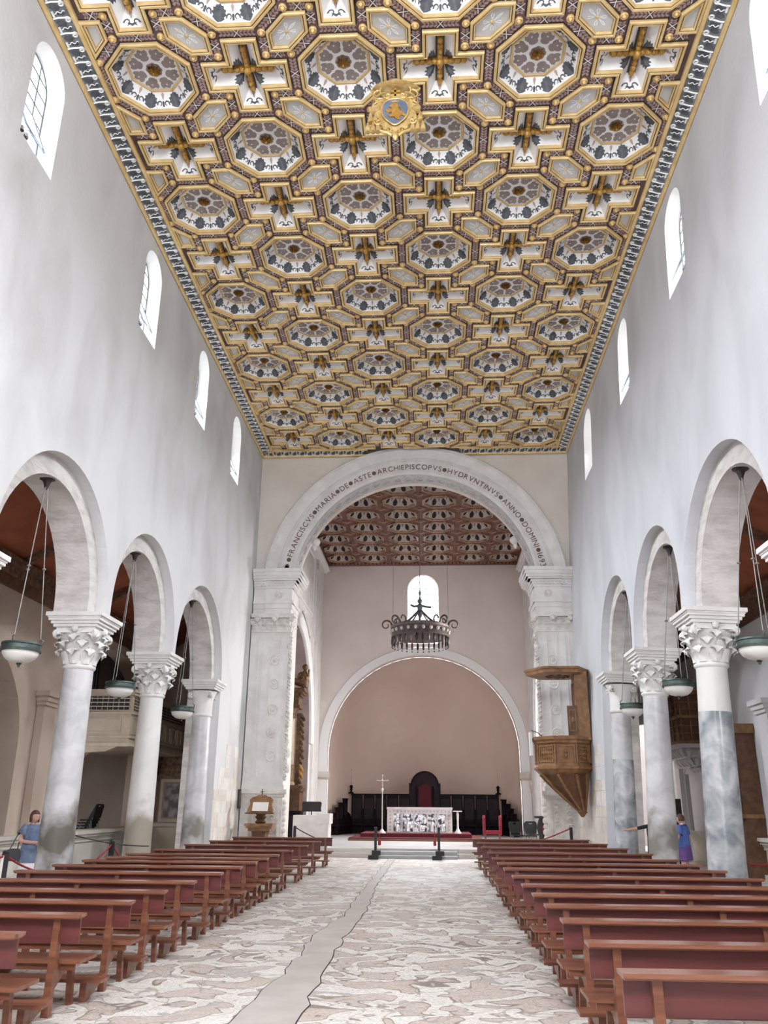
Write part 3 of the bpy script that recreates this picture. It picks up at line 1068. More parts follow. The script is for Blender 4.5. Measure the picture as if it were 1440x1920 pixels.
# small winged heads where the arch meets the side walls
for s_ in (-1, 1):
    m = MB()
    a = math.radians(29)
    c = Vector((s_ * (RIN - .16) * cos(a), .95, (RIN - .16) * sin(a)))
    m.sphere(c, .17, 10, 7)
    m.sphere(c + Vector((s_ * .16, 0, .05)), .13, 8, 6, 0, (1.3, .6, .7))
    m.sphere(c + Vector((s_ * .05, 0, -.2)), .12, 8, 6, 0, (.7, .6, 1.3))
    m.build('cherub_head', STONE, ca, 60)

# ------------------------------------------------------------------ chancel pilasters with entablature
def pilaster(sgn, label):
    xa, xb = 6.0, 4.58       # wall side, opening side
    root = thing('chancel_pilaster', label, 'pilaster', (0, D, 0), group='carved chancel pilasters')
    X = (lambda u: sgn * u)
    def bx(mb, u0, u1, y0, y1, z0, z1):
        mb.box(min(X(u0), X(u1)), max(X(u0), X(u1)), y0, y1, z0, z1)
    yf = -.30
    m = MB()
    bx(m, xb - .10, xa, yf - .12, -.002, 0, .25)
    bx(m, xb - .03, xa, yf - .05, -.002, .25, 2.0)
    bx(m, xb - .10, xa, yf - .10, -.002, 2.0, 2.10)
    bx(m, xb - .17, xa, yf - .17, -.002, 2.10, 2.25)
    ped = m.build('pedestal', CARVED, root)
    m = MB()
    for k in range(7):
        z = .45 + k * .22
        for uu in (xb + .3, xb + .72):
            m.tube([(X(uu + .12 * cos(t * .7) * (1 - t / 14)), yf - .06, z + .10 * sin(t * .7) * (1 - t / 14)) for t in range(12)], .022, 4)
    for uu in (xb + .08, xb + .95):
        bx(m, uu, uu + .06, yf - .09, yf, .35, 1.9)
    for k in range(9):
        m.sphere((X(xb - .06), yf + .1, .4 + k * .18), .10 + .02 * (k % 2), 7, 5)
    m.build('pedestal_carving', CARVED, ped, 50)
    m = MB()
    bx(m, xb - .06, xa, yf - .07, -.002, 2.25, 2.40)
    bx(m, xb - .02, xa, yf - .03, -.002, 2.40, 2.55)
    bx(m, xb, xa, yf, -.002, 2.55, 7.75)
    sh = m.build('shaft', STONE, root)
    m = MB()
    # raised borders and recessed strip
    for u0, u1 in ((xb + .0, xb + .06), (xb + .28, xb + .32), (xb + .62, xb + .66), (xb + .93, xb + .97), (xb + 1.08, xb + 1.11)):
        bx(m, u0, u1, yf - .028, yf, 2.7, 7.6)
    bx(m, xb + .325, xb + .615, yf - .028, yf, 7.40, 7.6)
    m.build('border_moulding', STONE, sh)
    for z in (3.35, 4.15, 4.95, 5.85, 6.7):
        m = MB()
        m.lathe([(.19, 0), (.19, .035), (.155, .05), (.13, .025), (.10, .025), (.08, .05), (.05, .03), (.03, .07), (0, .075)], 16)
        m.xf(lambda p: (X(xb + .47) + p.x, yf - p.z, z + p.y))
        m.build('rosette', CARVED, sh, 40)
    m = MB()
    rnd = random.Random(4)
    z = 2.65
    while z < 7.6:
        r = rnd.uniform(.07, .13) * (1.35 if z < 3.7 else 1)
        m.sphere((X(xb - .02 - rnd.uniform(0, .05)), yf + .08 + rnd.uniform(-.05, .12), z), r, 7, 5, 0, (1, 1, 1.15))
        m.tube([(X(xb - .05 - .07 * sin(q * .8)), yf - .02 + .05 * cos(q), z + .03 * q) for q in range(6)], .025, 4)
        z += r * 1.35
    m.build('carved_garland', CARVED, sh, 60)
    # capital
    m = MB()
    bx(m, xb, xa, yf, -.002, 7.75, 8.25)
    bx(m, xb - .05, xa, yf - .05, -.002, 7.72, 7.79)
    bx(m, xb - .16, xa, yf - .16, -.002, 8.25, 8.40)
    cap = m.build('capital', CARVED, root)
    for q, (u, yy, rot) in enumerate([(xb + .05, yf, 0), (xb + .35, yf, 0), (xb + .65, yf, 0), (xb + .95, yf, 0), (xb + 1.25, yf, 0), (xb, yf + .25, 1), (xb, yf + .6, 1)]):
        for row in (0, 1):
            mm = MB()
            z0 = 7.80 + .2 * row
            off = .15 * row
            uu = u + (off if not rot else 0)
            n = 6
            vs = []
            for t in range(n + 1):
                tt = t / n
                out = .03 + .14 * tt ** 2 + (.05 if t == n - 1 else 0)
                zz = z0 + .24 * tt - (.07 if t == n else 0)
                hw = .12 * (1 - .55 * tt)
                for s2 in (-1, 0, 1):
                    if rot: vs.append((X(uu - out - (.02 if s2 == 0 else 0)), yy + s2 * hw + off, zz))
                    else: vs.append((X(uu) + s2 * hw, yy - out - (.02 if s2 == 0 else 0), zz))
            mm.add(vs, [(3 * t + i, 3 * t + i + 1, 3 * t + 4 + i, 3 * t + 3 + i) for t in range(n) for i in (0, 1)])
            mm.build('leaf', CARVED, cap, 60)
    for u, yy in ((xb - .10, yf - .08), (xb + .55, yf - .12), (xb + 1.2, yf - .1)):
        m = MB()
        m.sphere((X(u), yy, 8.20), .11, 8, 6, 0, (1, .8, 1))
        m.tube([(X(u) + .13 * cos(.7 * t) * (1 - t / 13), yy - .05, 8.20 + .12 * sin(.7 * t) * (1 - t / 13)) for t in range(12)], .025, 4)
        m.build('volute', CARVED, cap, 60)
    # entablature
    m = MB()
    def band(p, z0, z1, ress=.0):
        bx(m, xb - p, xb + .95, yf - p, -.002, z0, z1)
        bx(m, xb - p + .02, xa, yf - p + .09, -.002, z0, z1)
        bx(m, xb - p, xb - .002, -.002, DT - .02, z0, z1)
    band(.02, 8.40, 8.62); band(.05, 8.62, 8.80); band(.10, 8.80, 8.90)
    band(.03, 8.90, 9.38)
    band(.08, 9.38, 9.45); band(.11, 9.45, 9.56); band(.16, 9.56, 9.64); band(.34, 9.70, 9.80); band(.27, 9.64, 9.70); band(.38, 9.80, 9.93); band(.42, 9.93, 10.06)
    ent = m.build('entablature', STONE, root)
    m = MB()
    for k in range(9):
        u = xb - .08 + k * .145
        bx(m, u, u + .075, yf - .155, yf - .10, 9.46, 9.555)
    tag(m.build('dentil_course', STONE, ent), kind='stuff')
    m = MB()
    m.lathe([(.15, 0), (.15, .03), (.11, .045), (.08, .02), (.05, .05), (0, .06)], 14)
    m.xf(lambda p: (X(xb + .45) + p.x, yf - .03 - p.z, 9.14 + p.y))
    m.build('rosette', CARVED, ent, 40)
    return root
pl_l = pilaster(-1, 'carved white pilaster on the organ side of the chancel arch, behind the wooden lectern')
pl_r = pilaster(1, 'carved white pilaster behind the oak pulpit, other foot of the chancel arch')
pl_r.location.x = -.12

# ------------------------------------------------------------------ presbytery
PX = .15
HW = 5.62
zcp = 14.75
sa_c, sa_r, sa_z = 36.9, 4.9, 4.6
SOFFIT = mat('brown_arch_soffit', (.36, .29, .28), (.27, .21, .21), scale=1.5, rough=.9, bump=.3, bscale=8)
def side_wall(sgn, name, mtl):
    op = [(sa_c - sa_r, 0)] + [(p[0], p[1]) for p in arc(sa_c, sa_z, sa_r, pi, 0, 32)] + [(sa_c + sa_r, 0)]
    pts = [(ye, 0)] + op + [(D2, 0), (D2, zcp + .5), (ye, zcp + .5)]
    m = MB()
    m.plate(pts, lambda u, v, w: (PX + sgn * w, u, v), HW, HW + 1.0)
    o = struct(m.build(name, mtl))
    # arch band, cornice strip and framed panels in relief
    m = MB()
    k = 4
    n = 40
    prf = [(0, 0), (0, -.10), (.42, -.10), (.46, -.16), (.56, -.16), (.58, 0)]
    vs = []
    for j in range(n + 1):
        a = pi * j / n
        vs += [(PX + sgn * (HW + y), sa_c + (sa_r + r) * cos(a), sa_z + (sa_r + r) * sin(a)) for r, y in prf]
    q = len(prf)
    m.add(vs, [(j * q + i, j * q + i + 1, (j + 1) * q + i + 1, (j + 1) * q + i) for j in range(n) for i in range(q - 1)])
    m.build('arch_band', REVEAL, o, 35)
    m = MB()
    for y0, y1, z0, z1 in ((32.2, 41.2, 10.8, 14.0), (42.0, 44.6, 9.9, 13.6)):
        m.ring([(y0, z0), (y1, z0), (y1, z1), (y0, z1)], [(0, 0), (0, -.09), (.10, -.09), (.13, -.04), (.13, 0)], fn=lambda u, v, w: (PX + sgn * (HW + w), u, v))
    m.box(min(PX + sgn * (HW - .22), PX + sgn * HW), max(PX + sgn * (HW - .22), PX + sgn * HW), ye, D2, zcp - .55, zcp - .45)
    m.box(min(PX + sgn * (HW - .35), PX + sgn * HW), max(PX + sgn * (HW - .35), PX + sgn * HW), ye, D2, zcp - .45, zcp - .3)
    m.build('wall_moulding', REVEAL, o)
    m = MB()
    vs = []
    pth = [(sa_c - sa_r + .015, .3)] + [(q[0], q[1]) for q in arc(sa_c, sa_z, sa_r - .015, pi, 0, 36)] + [(sa_c + sa_r - .015, .3)]
    for u, v in pth: vs += [(PX + sgn * (HW + .03), u, v), (PX + sgn * (HW + 2.2), u, v)]
    m.add(vs, [(2 * i, 2 * i + 1, 2 * i + 3, 2 * i + 2) for i in range(len(pth) - 1)])
    m.build('arch_soffit', SOFFIT, o, 40)
    # scrolls over the arch
    m = MB()
    for sg, cy in ((1, 40.6), (-1, 33.2)):
        pts = []
        for t in range(26):
            th = 2.6 * pi * t / 25
            r = .42 * (1 - .7 * t / 25)
            pts.append((PX + sgn * (HW - .10), cy + sg * r * cos(th), 9.35 + r * sin(th)))
        m.tube(pts, .07, 5)
        m.tube([(PX + sgn * (HW - .08), cy + sg * (.42 - 3.1 * t / 8), 9.4 + .95 * sin(pi * .5 * t / 8)) for t in range(9)], [.10 - .006 * t for t in range(9)], 5)
    m.build('carved_scroll', STONE, o, 60)
    # corner pilaster with impost beside the apse
    m = MB()
    xx0, xx1 = PX + sgn * (HW - .12), PX + sgn * HW
    m.box(min(xx0, xx1), max(xx0, xx1), 42.3, 44.5, 0, 14.2)
    m.build('corner_pilaster', mtl, o)
    return o
side_wall(-1, 'wall_presbytery_left', STONE)
side_wall(1, 'wall_presbytery_right', STONE)

# east wall with apse opening and window
ac, ar, az = .12, 5.12, 4.42
zi = 3.25
op = [(ac - ar, -.1)] + arc(ac, az, ar, pi, 0, 44) + [(ac + ar, -.1)]
pts = [(-7, -.1)] + op + [(7.3, -.1), (7.3, 16), (-7, 16)]
wz0, wz1 = 10.15, 14.07
win = arch_poly(.18 - .88, .18 + .88, wz0, wz1, 20)
m = MB()
m.plate(pts, lambda u, v, w: (u, w, v), D2, D2 + .8, 0, [win[::-1]])
we = struct(m.build('wall_east', EASTW))
m = MB()
prf = [(-.02, .2), (-.02, -.06), (.40, -.06), (.43, 0)]
vs = []
for j in range(61):
    a = pi * j / 60
    vs += [(ac + (ar + r) * cos(a), D2 + y, az + (ar + r) * sin(a)) for r, y in prf]
m.add(vs, [(j * 4 + i, j * 4 + i + 1, j * 4 + 5 + i, j * 4 + 4 + i) for j in range(60) for i in range(3)])
for sg in (-1, 1):
    u0, u1 = ac + sg * (ar - .02), ac + sg * (ar + .42)
    m.box(min(u0, u1), max(u0, u1), D2 - .06, D2 + .5, 3.4, az)
    m.box(min(u0, u1), max(u0, u1), D2 - .06, D2 + .5, 0, 3.05)
m.build('apse_arch_band', REVEAL, we, 30)
m = MB()
for sg in (-1, 1):
    u0, u1 = ac + sg * (ar - .14), ac + sg * (ar + .75)
    m.box(min(u0, u1), max(u0, u1), D2 - .20, D2 + .6, 3.10, 3.40)
    u0, u1 = ac + sg * (ar - .08), ac + sg * (ar + .65)
    m.box(min(u0, u1), max(u0, u1), D2 - .12, D2 + .6, 3.02, 3.10)
    m.lathe([(.20, 0), (.20, 2.3), (.24, 2.5), (.30, 2.75), (.32, 3.02)], 16, (ac + sg * (ar + .62), D2 - .35, 0))
m.build('impost', LIME, we, 40)

# east window
w8 = put(None, 'window_20')
struct(w8)
m = MB()
nn = len(win)
inn = [(.18 + (u - .18) * .97, v) for u, v in win]
m.add([(u, D2, v) for u, v in win] + [(u, D2 + .35, v) for u, v in inn], [(i, (i + 1) % nn, nn + (i + 1) % nn, nn + i) for i in range(nn)])
m.build('reveal', REVEAL, w8)
xs = [.18 - .86 + 1.72 * t / 5 for t in range(6)]
zs = [wz0 + (wz1 - wz0) * t / 11 for t in range(12)]
EPANE = mat('bright_daylight_glass', (.9, .9, .9), rough=.2, emit=((.95, .98, 1.0), 1.2))
m = MB()
for x_ in xs[1:5]: m.box(x_ - .009, x_ + .009, D2 + .30, D2 + .33, wz0, wz1 - .12)
for z_ in zs[1:11]:
    q = clip_convex([(-3, z_ - .009), (3, z_ - .009), (3, z_ + .009), (-3, z_ + .009)], inn)
    m.box(min(p[0] for p in q), max(p[0] for p in q), D2 + .30, D2 + .33, z_ - .009, z_ + .009)
LEADP = mat('pale_window_bars', (.30, .36, .38), rough=.6)
m.build('glazing_bars', LEADP, w8)
for i in range(5):
    for j in range(11):
        q = clip_convex([(xs[i] + .012, zs[j] + .012), (xs[i + 1] - .012, zs[j] + .012), (xs[i + 1] - .012, zs[j + 1] - .012), (xs[i] + .012, zs[j + 1] - .012)], inn)
        if len(q) < 3: continue
        mm = MB()
        mm.plate(q, lambda u, v, w: (u, D2 + .33 + w, v), 0, .01)
        mm.build('pane', EPANE, w8)

# apse: curved wall and half dome
m = MB()
n, k = 32, 14
ad = 4.6
vs = []
rows = [-.1, 1.5, 3.2, az] + [None] * k
for j in range(4 + k):
    if j < 4: zz, rr = rows[j], 1.0
    else:
        ph = (pi / 2) * (j - 3) / k
        zz, rr = az + (ar - .02) * sin(ph), cos(ph)
    for i in range(n + 1):
        a = pi * i / n
        vs.append((ac - (ar - .02) * rr * cos(a), D2 + .7 + ad * rr * sin(a), zz))
m.add(vs, [(j * (n + 1) + i, j * (n + 1) + i + 1, (j + 1) * (n + 1) + i + 1, (j + 1) * (n + 1) + i) for j in range(3 + k) for i in range(n)])
struct(m.build('wall_apse', PINK, None, 60))

# presbytery ceiling
q_ = 1.795
pc = MB()
a_o, a_i, a_p, dp = .43, .37, .245, .34
hole = octp(a_i)
yf_ = D2 - .30
cols6 = [(i - 2.5) * q_ for i in range(6)]
rows8 = [yf_ - .5 * q_ - j * q_ for j in range(8)]
for cx in cols6:
    for cy in rows8:
        pc.flat(sc(sq, q_), lambda u, v: (PX + cx + u, cy + v, zcp), 0, [sc(hole, q_)[::-1]])
e6 = 3 * q_
ylow = rows8[-1] - q_ / 2
pc.add([(PX - HW, D, zcp - .0), (PX - e6, D, zcp), (PX - e6, D2, zcp), (PX - HW, D2, zcp)], [(0, 1, 2, 3)], 0)
pc.add([(PX + HW, D, zcp - .0), (PX + e6, D, zcp), (PX + e6, D2, zcp), (PX + HW, D2, zcp)], [(0, 1, 2, 3)], 0)
pc.add([(PX - e6, D, zcp), (PX + e6, D, zcp), (PX + e6, ylow, zcp), (PX - e6, ylow, zcp)], [(0, 1, 2, 3)], 0)
pc.add([(PX - e6, yf_, zcp), (PX + e6, yf_, zcp), (PX + e6, D2, zcp), (PX - e6, D2, zcp)], [(0, 1, 2, 3)], 0)
pc.box(-7, 7.2, D + .1, D2 + .8, zcp + .6, zcp + .75, 0)
pceil = struct(pc.build('ceiling_presbytery', [BROWNRIB]))
POM = octagon_parts(q_, a_o, a_i, a_p, dp, None, True).mesh('octagon_coffer', [mat('coffer_cream_paint', (.62, .57, .52), (.50, .44, .40), scale=4, rough=.7), mat('coffer_black_leaf', (.03, .024, .03), rough=.7), mat('coffer_brown_leaf', (.20, .10, .08), rough=.7)])
mm = MB()
mm.ring(sc(octp(a_o), q_), [(0, 0), (0, -.06), (.02, -.09), (.06, -.09), (.07, -.05), (.10, -.05), (.11, .02)], 0)
POF = mm.mesh('coffer_frame', [BROWNGOLD])
mm = MB()
mm.flat(sc(octp(a_p), q_), lambda u, v: (u, v, dp), 0)
mm.ring(sc(octp(a_p), q_), [(0, dp), (0, dp - .04), (.04, dp - .04), (.05, dp)], 1)
POP = mm.mesh('centre_panel', [BROWNPANEL, BROWNGOLD])
POR = rosette_mesh(.17, dp, [BROWNGOLD])
mm = MB()
mm.ring([(.26, 0), (0, .26), (-.26, 0), (0, -.26)], [(0, 0), (0, -.04), (.035, -.05), (.06, -.02)], 0)
mm.flat([(.2, 0), (0, .2), (-.2, 0), (0, -.2)], lambda u, v: (u, v, -.008), 1)
mm.sphere((0, 0, -.02), .05, 7, 5, 0)
PLZ = mm.mesh('lozenge_panel', [BROWNGOLD, BROWNPANEL])
for cx in cols6:
    for cy in rows8:
        o = put(POM, 'octagon_coffer', pceil, (PX + cx, cy, zcp))
        put(POF, 'coffer_frame', o); put(POP, 'centre_panel', o); put(POR, 'rosette', o)
for i in range(-2, 3):
    for j in range(8):
        put(PLZ, 'lozenge_panel', pceil, (PX + i * q_, yf_ - j * q_, zcp))
m = MB()
for sg in (-1, 1):
    u0, u1 = PX + sg * (HW - .26), PX + sg * HW
    m.box(min(u0, u1), max(u0, u1), ye, D2, zcp - .14, zcp)
m.box(PX - HW, PX + HW, D2 - .26, D2, zcp - .14, zcp)
tr2 = struct(m.build('trim_2', BROWNPANEL))
m = MB()
m.box(-.06, .06, -.02, .02, -.13, -.02)
DENT = m.mesh('dentil', BROWNGOLD)
for k in range(52):
    put(DENT, 'dentil', tr2, (PX - HW + .15 + k * .214, D2 - .27, zcp))
for k in range(46):
    for sg in (-1, 1):
        put(DENT, 'dentil', tr2, (PX + sg * (HW - .27), 34 + k * .24, zcp), (0, 0, pi / 2))

# raised presbytery floor, steps
m = MB()
m.box(-xh + .02, xh - .02, 31.5, 60, 0, .15)
m.box(-9, 9, 31.9, 60, 0, .29)
ps = struct(m.build('floor_presbytery', STEPSTONE))
m = MB()
for k in range(6):
    a = -xh + .05 + k * (2 * xh - .1) / 6
    if k in (2, 3): continue
    m = MB()
    m.box(a + .005, a + (2 * xh - .1) / 6 - .005, 31.45, 31.56, .0, .155)
    m.build('riser_slab', STEPW, ps)
    m = MB()
    m.box(a + .005, a + (2 * xh - .1) / 6 - .005, 31.86, 31.96, .15, .295)
    m.build('riser_slab', STEPW, ps)
m = MB()
m.box(-1.55, 1.45, 31.0, 31.9, 0, .10)
m.box(-1.55, 1.45, 31.4, 31.95, .1, .22)
m.build('entry_step', mat('grey_step_marble', (.50, .51, .52), (.40, .41, .42), scale=1.5, rough=.4, detail=7), ps)

# ------------------------------------------------------------------ aisles
AX = 9.45
def aisle(sgn, nm, mtl):
    f = lambda x: x if sgn < 0 else -x
    # outer wall with arched chapels
    chap = [(11.2, 20.2, 5.9), (22.3, 29.2, 6.35)] if sgn < 0 else [(10.5, 18.5, 5.6), (30.4, 30.9, 3.0)]
    pts = [(-3, 0)]
    for a, b, zt in chap:
        r = (b - a) / 2
        z0 = zt - r * .62
        pts += [(a, 1.02 if b - a > 2 else 0), (a, z0)] + [((a + b) / 2 + r * cos(t), z0 + r * .62 * sin(t)) for t in [pi - pi * i / 24 for i in range(1, 24)]] + [(b, z0), (b, 1.02 if b - a > 2 else 0)]
    pts += [(31.0, 0), (31.0, 9.5), (-3, 9.5)]
    # the parapet closes each chapel to 1 m, so the outline drops back to the floor between them
    full = [(-3, 0)]
    m = MB()
    holes = []
    for a, b, zt in chap:
        r = (b - a) / 2
        z0 = zt - r * .62
        holes.append([(a, 1.02), (b, 1.02), (b, z0)] + [((a + b) / 2 + r * cos(t), z0 + r * .62 * sin(t)) for t in [pi * i / 24 for i in range(1, 24)]] + [(a, z0)])
    m.plate([(-3, 0), (31.0, 0), (31.0, 9.0), (-3, 9.0)], lambda u, v, w: (sgn * w, u, v), AX, AX + .5, 0, [h[::-1] for h in holes])
    wl = struct(m.build('wall_aisle_' + nm, mtl))
    m = MB()
    m.box(min(sgn * (AX + 3.2), sgn * (AX + 3.4)), max(sgn * (AX + 3.2), sgn * (AX + 3.4)), -3, 31, 0, 9)
    for y0, y1 in ((21.0, 21.4),):
        m.box(min(sgn * AX + sgn * .5, sgn * (AX + 3.4)), max(sgn * AX + sgn * .5, sgn * (AX + 3.4)), y0, y1, 0, 9)
    m.box(min(sgn * (AX + .5), sgn * (AX + 3.4)), max(sgn * (AX + .5), sgn * (AX + 3.4)), -3, 31, 7.2, 7.4)
    struct(m.build('wall_chapel_' + nm, AISLEW))
    # dado with mouldings
    m = MB()
    for p, z0, z1 in ((.22, 0, .12), (.10, .12, .80), (.15, .72, .80), (.18, .80, .86), (.24, .86, .93), (.30, .93, 1.02)):
        m.box(min(sgn * (AX - p), sgn * AX), max(sgn * (AX - p), sgn * AX), -3, 30.4, z0, z1)
    struct(m.build('baseboard_aisle_' + nm, mat('dado_stone_' + nm, (.60, .57, .52), (.50, .47, .41), scale=1.5, rough=.85)))
    # sloping boarded ceiling
    m = MB()
    vs = [(sgn * (W + .8), -3, 8.7), (sgn * (AX + .1), -3, 7.2), (sgn * (AX + .1), 31, 7.2), (sgn * (W + .8), 31, 8.7)]
    vs += [(x, y, z + .12) for x, y, z in vs]
    m.add(vs, [(0, 1, 2, 3), (4, 5, 6, 7), (0, 1, 5, 4), (1, 2, 6, 5), (2, 3, 7, 6), (3, 0, 4, 7)])
    ac_ = struct(m.build('ceiling_aisle_' + nm, TERRA))
    m = MB()
    for y in [5 + 4.6 * k for k in range(6)]:
        m.bar((sgn * (W + .8), y, 8.62), (sgn * AX, y, 7.14), .16, .2)
    m.build('painted_rafter', CARVEDBEAM, ac_)
    m = MB()
    m.box(min(sgn * (AX - .16), sgn * AX), max(sgn * (AX - .16), sgn * AX), -3, 31, 6.86, 7.24, 0)
    m.box(min(sgn * (AX - .30), sgn * AX), max(sgn * (AX - .30), sgn * AX), -3, 31, 7.08, 7.26, 0)
    m.box(min(sgn * (AX - .10), sgn * AX), max(sgn * (AX - .10), sgn * AX), -3, 31, 6.60, 6.86, 1)
    struct(m.build('trim_%d' % (3 if sgn < 0 else 4), [CARVEDBEAM, OAKD]))
    # end wall of the aisle with a doorway into the transept
    m = MB()
    x0, x1 = sgn * (W + .5), sgn * (AX + 3.3)
    dx0, dx1 = (7.4, 9.3)
    hole = arch_poly(dx0, dx1, .02, 4.6)
    m.plate([(W + .5, 0), (AX + 3.3, 0), (AX + 3.3, 9.3), (W + .5, 9.3)], lambda u, v, w: (sgn * u, w, v), 31.0, 31.5, 0, [hole[::-1]])
    struct(m.build('wall_aisle_end_' + nm, mtl))
    return wl
aisle(-1, 'left', AISLE)
aisle(1, 'right', AISLEW)
# pilasters on the aisle walls
for sgn, ys_ in ((-1, (21.25,)), (1, (19.6, 22.6))):
    for y in ys_:
        t = thing('aisle_pilaster', 'shallow plaster pilaster with a plain capital on the %s aisle wall' % ('organ-side' if sgn < 0 else 'wooden-balcony-side') if y != 22.6 else 'shallow plaster pilaster nearest the wooden balcony, on the aisle wall', 'pilaster', (sgn * (AX - .012), y, 0))
        m = MB(); m.box(-.2 if sgn > 0 else 0, 0 if sgn > 0 else .2, -.35, .35, 1.03, 4.1); m.build('shaft', AISLE if sgn < 0 else AISLEW, t)
        m = MB()
        for p, z0, z1 in ((.05, 4.1, 4.2), (.10, 4.2, 4.32), (.16, 4.32, 4.45)): m.box((-.2 - p) if sgn > 0 else 0, 0 if sgn > 0 else .2 + p, -.35 - p, .35 + p, z0, z1)
        m.build('capital', AISLE if sgn < 0 else AISLEW, t)

# transepts
for sgn, nm in ((-1, 'left'), (1, 'right')):
    m = MB()
    xo = PX + sgn * (HW + 1.0)
    x1 = sgn * 14
    lo, hi = min(xo, x1), max(xo, x1)
    m.box(lo, hi, 44.5, 45.0, 0, 12)
    m.box(min(x1, x1 + sgn * .4), max(x1, x1 + sgn * .4), 31.5, 45, 0, 12)
    m.box(lo, hi, 31.0, 45, 11.6, 12)
    m.box(min(sgn * 6.7, x1), max(sgn * 6.7, x1), 31.5, 31.7, 9.0, 12)
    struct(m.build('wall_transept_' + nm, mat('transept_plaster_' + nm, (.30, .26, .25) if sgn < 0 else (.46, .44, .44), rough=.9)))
# ------------------------------------------------------------------ columns
def leaf_mesh(h, w, out, name='leaf'):
    """acanthus leaf that rises, swells and rolls over at the tip"""
    m = MB()
    n = 11
    vs = []
    for t in range(n + 1):
        tt = t / n
        if tt <= .6:
            k = tt / .6
            o, z = out * .5 * k ** 2, h * k
        else:
            th = (tt - .6) / .4 * 1.45 * pi
            r = h * .22
            o, z = out * .5 + r * (1 - cos(th)), h + r * sin(th)
        hw = w * (.75 + .35 * sin(min(1, tt / .6) * pi * .6)) * (1 if tt < .6 else max(.25, 1 - .75 * ((tt - .6) / .4) ** 2))
        for q, s_ in enumerate((-1, -.66, -.33, 0, .33, .66, 1)):
            bulge = .045 * (1 - s_ * s_) - .02 + (.012 if q in (1, 3, 5) else -.008)
            th_ = 0 if tt <= .6 else (tt - .6) / .4 * 1.45 * pi
            vs.append((o + bulge * cos(th_), s_ * hw, z + bulge * sin(th_)))
    m.add(vs, [(7 * t + i, 7 * t + i + 1, 7 * t + 8 + i, 7 * t + 7 + i) for t in range(n) for i in range(6)])
    return m
LEAFA = leaf_mesh(.23, .115, .16).mesh('leaf', STONE, 70)
LEAFB = leaf_mesh(.24, .12, .20).mesh('leaf', STONE, 70)
LEAFC = leaf_mesh(.22, .13, .26).mesh('leaf', STONE, 70)
def vol_mesh():
    m = MB()
    pts, rs = [], []
    for t in range(22):
        th = 2.6 * pi * t / 21
        r = .115 * (1 - .78 * t / 21)
        pts.append((.0 + r * cos(th + pi * .6), 0, r * sin(th + pi * .6)))
        rs.append(.045 - .015 * t / 21)
    m.tube(pts, rs, 6)
    m.tube([(-.22, 0, -.22), (-.16, 0, -.08), (-.06, 0, .09)], [.03, .04, .045], 6)
    m.sphere((0, 0, 0), .05, 7, 5, 0, (1, 1.3, 1))
    return m.mesh('volute', STONE, 60)
VOLM = vol_mesh()
def stained(base, lo, hi, dirt, seed):
    """marble with a patch of hand grime"""
    m = base.copy()
    nt = m.node_tree
    L = nt.links.new
    b = nt.nodes['Principled BSDF']
    src = b.inputs['Base Color'].links[0].from_socket
    tc = nt.nodes.new('ShaderNodeTexCoord')
    sx = nt.nodes.new('ShaderNodeSeparateXYZ')
    L(tc.outputs['Object'], sx.inputs[0])
    nz = nt.nodes.new('ShaderNodeTexNoise')
    nz.inputs['Scale'].default_value = 1.6
    nz.inputs['Detail'].default_value = 6
    mp = nt.nodes.new('ShaderNodeMapping')
    mp.inputs['Location'].default_value = (seed, 0, 0)
    L(tc.outputs['Object'], mp.inputs[0])
    L(mp.outputs[0], nz.inputs[0])
    def math_(op, a, b_):
        n = nt.nodes.new('ShaderNodeMath')
        n.operation = op
        for i, v in enumerate((a, b_)):
            if isinstance(v, (int, float)): n.inputs[i].default_value = v
            else: L(v, n.inputs[i])
        return n.outputs[0]
    zc = (lo + hi) / 2
    d = math_('ABSOLUTE', math_('SUBTRACT', sx.outputs['Z'], zc), 0)
    d = math_('DIVIDE', d, (hi - lo) / 2)
    e = math_('ADD', math_('SUBTRACT', 1.15, d), math_('MULTIPLY', math_('SUBTRACT', nz.outputs[0], .5), 3.2))
    cr = ramp(nt, [(.25, (0, 0, 0)), (.95, (1, 1, 1))])
    L(e, cr.inputs[0])
    mx = nt.nodes.new('ShaderNodeMix')
    mx.data_type = 'RGBA'
    mx.inputs['B'].default_value = (*dirt, 1)
    L(cr.outputs[0], mx.inputs['Factor'])
    L(src, mx.inputs['A'])
    L(mx.outputs['Result'], b.inputs['Base Color'])
    return m
MARB_S1 = stained(MARBLE, .3, 1.75, (.15, .135, .115), 1)
MARB_S2 = stained(PALEMARBLE, .25, 1.9, (.34, .30, .25), 5)
MARB_S3 = stained(MARBLE, .2, 1.6, (.24, .225, .20), 9)

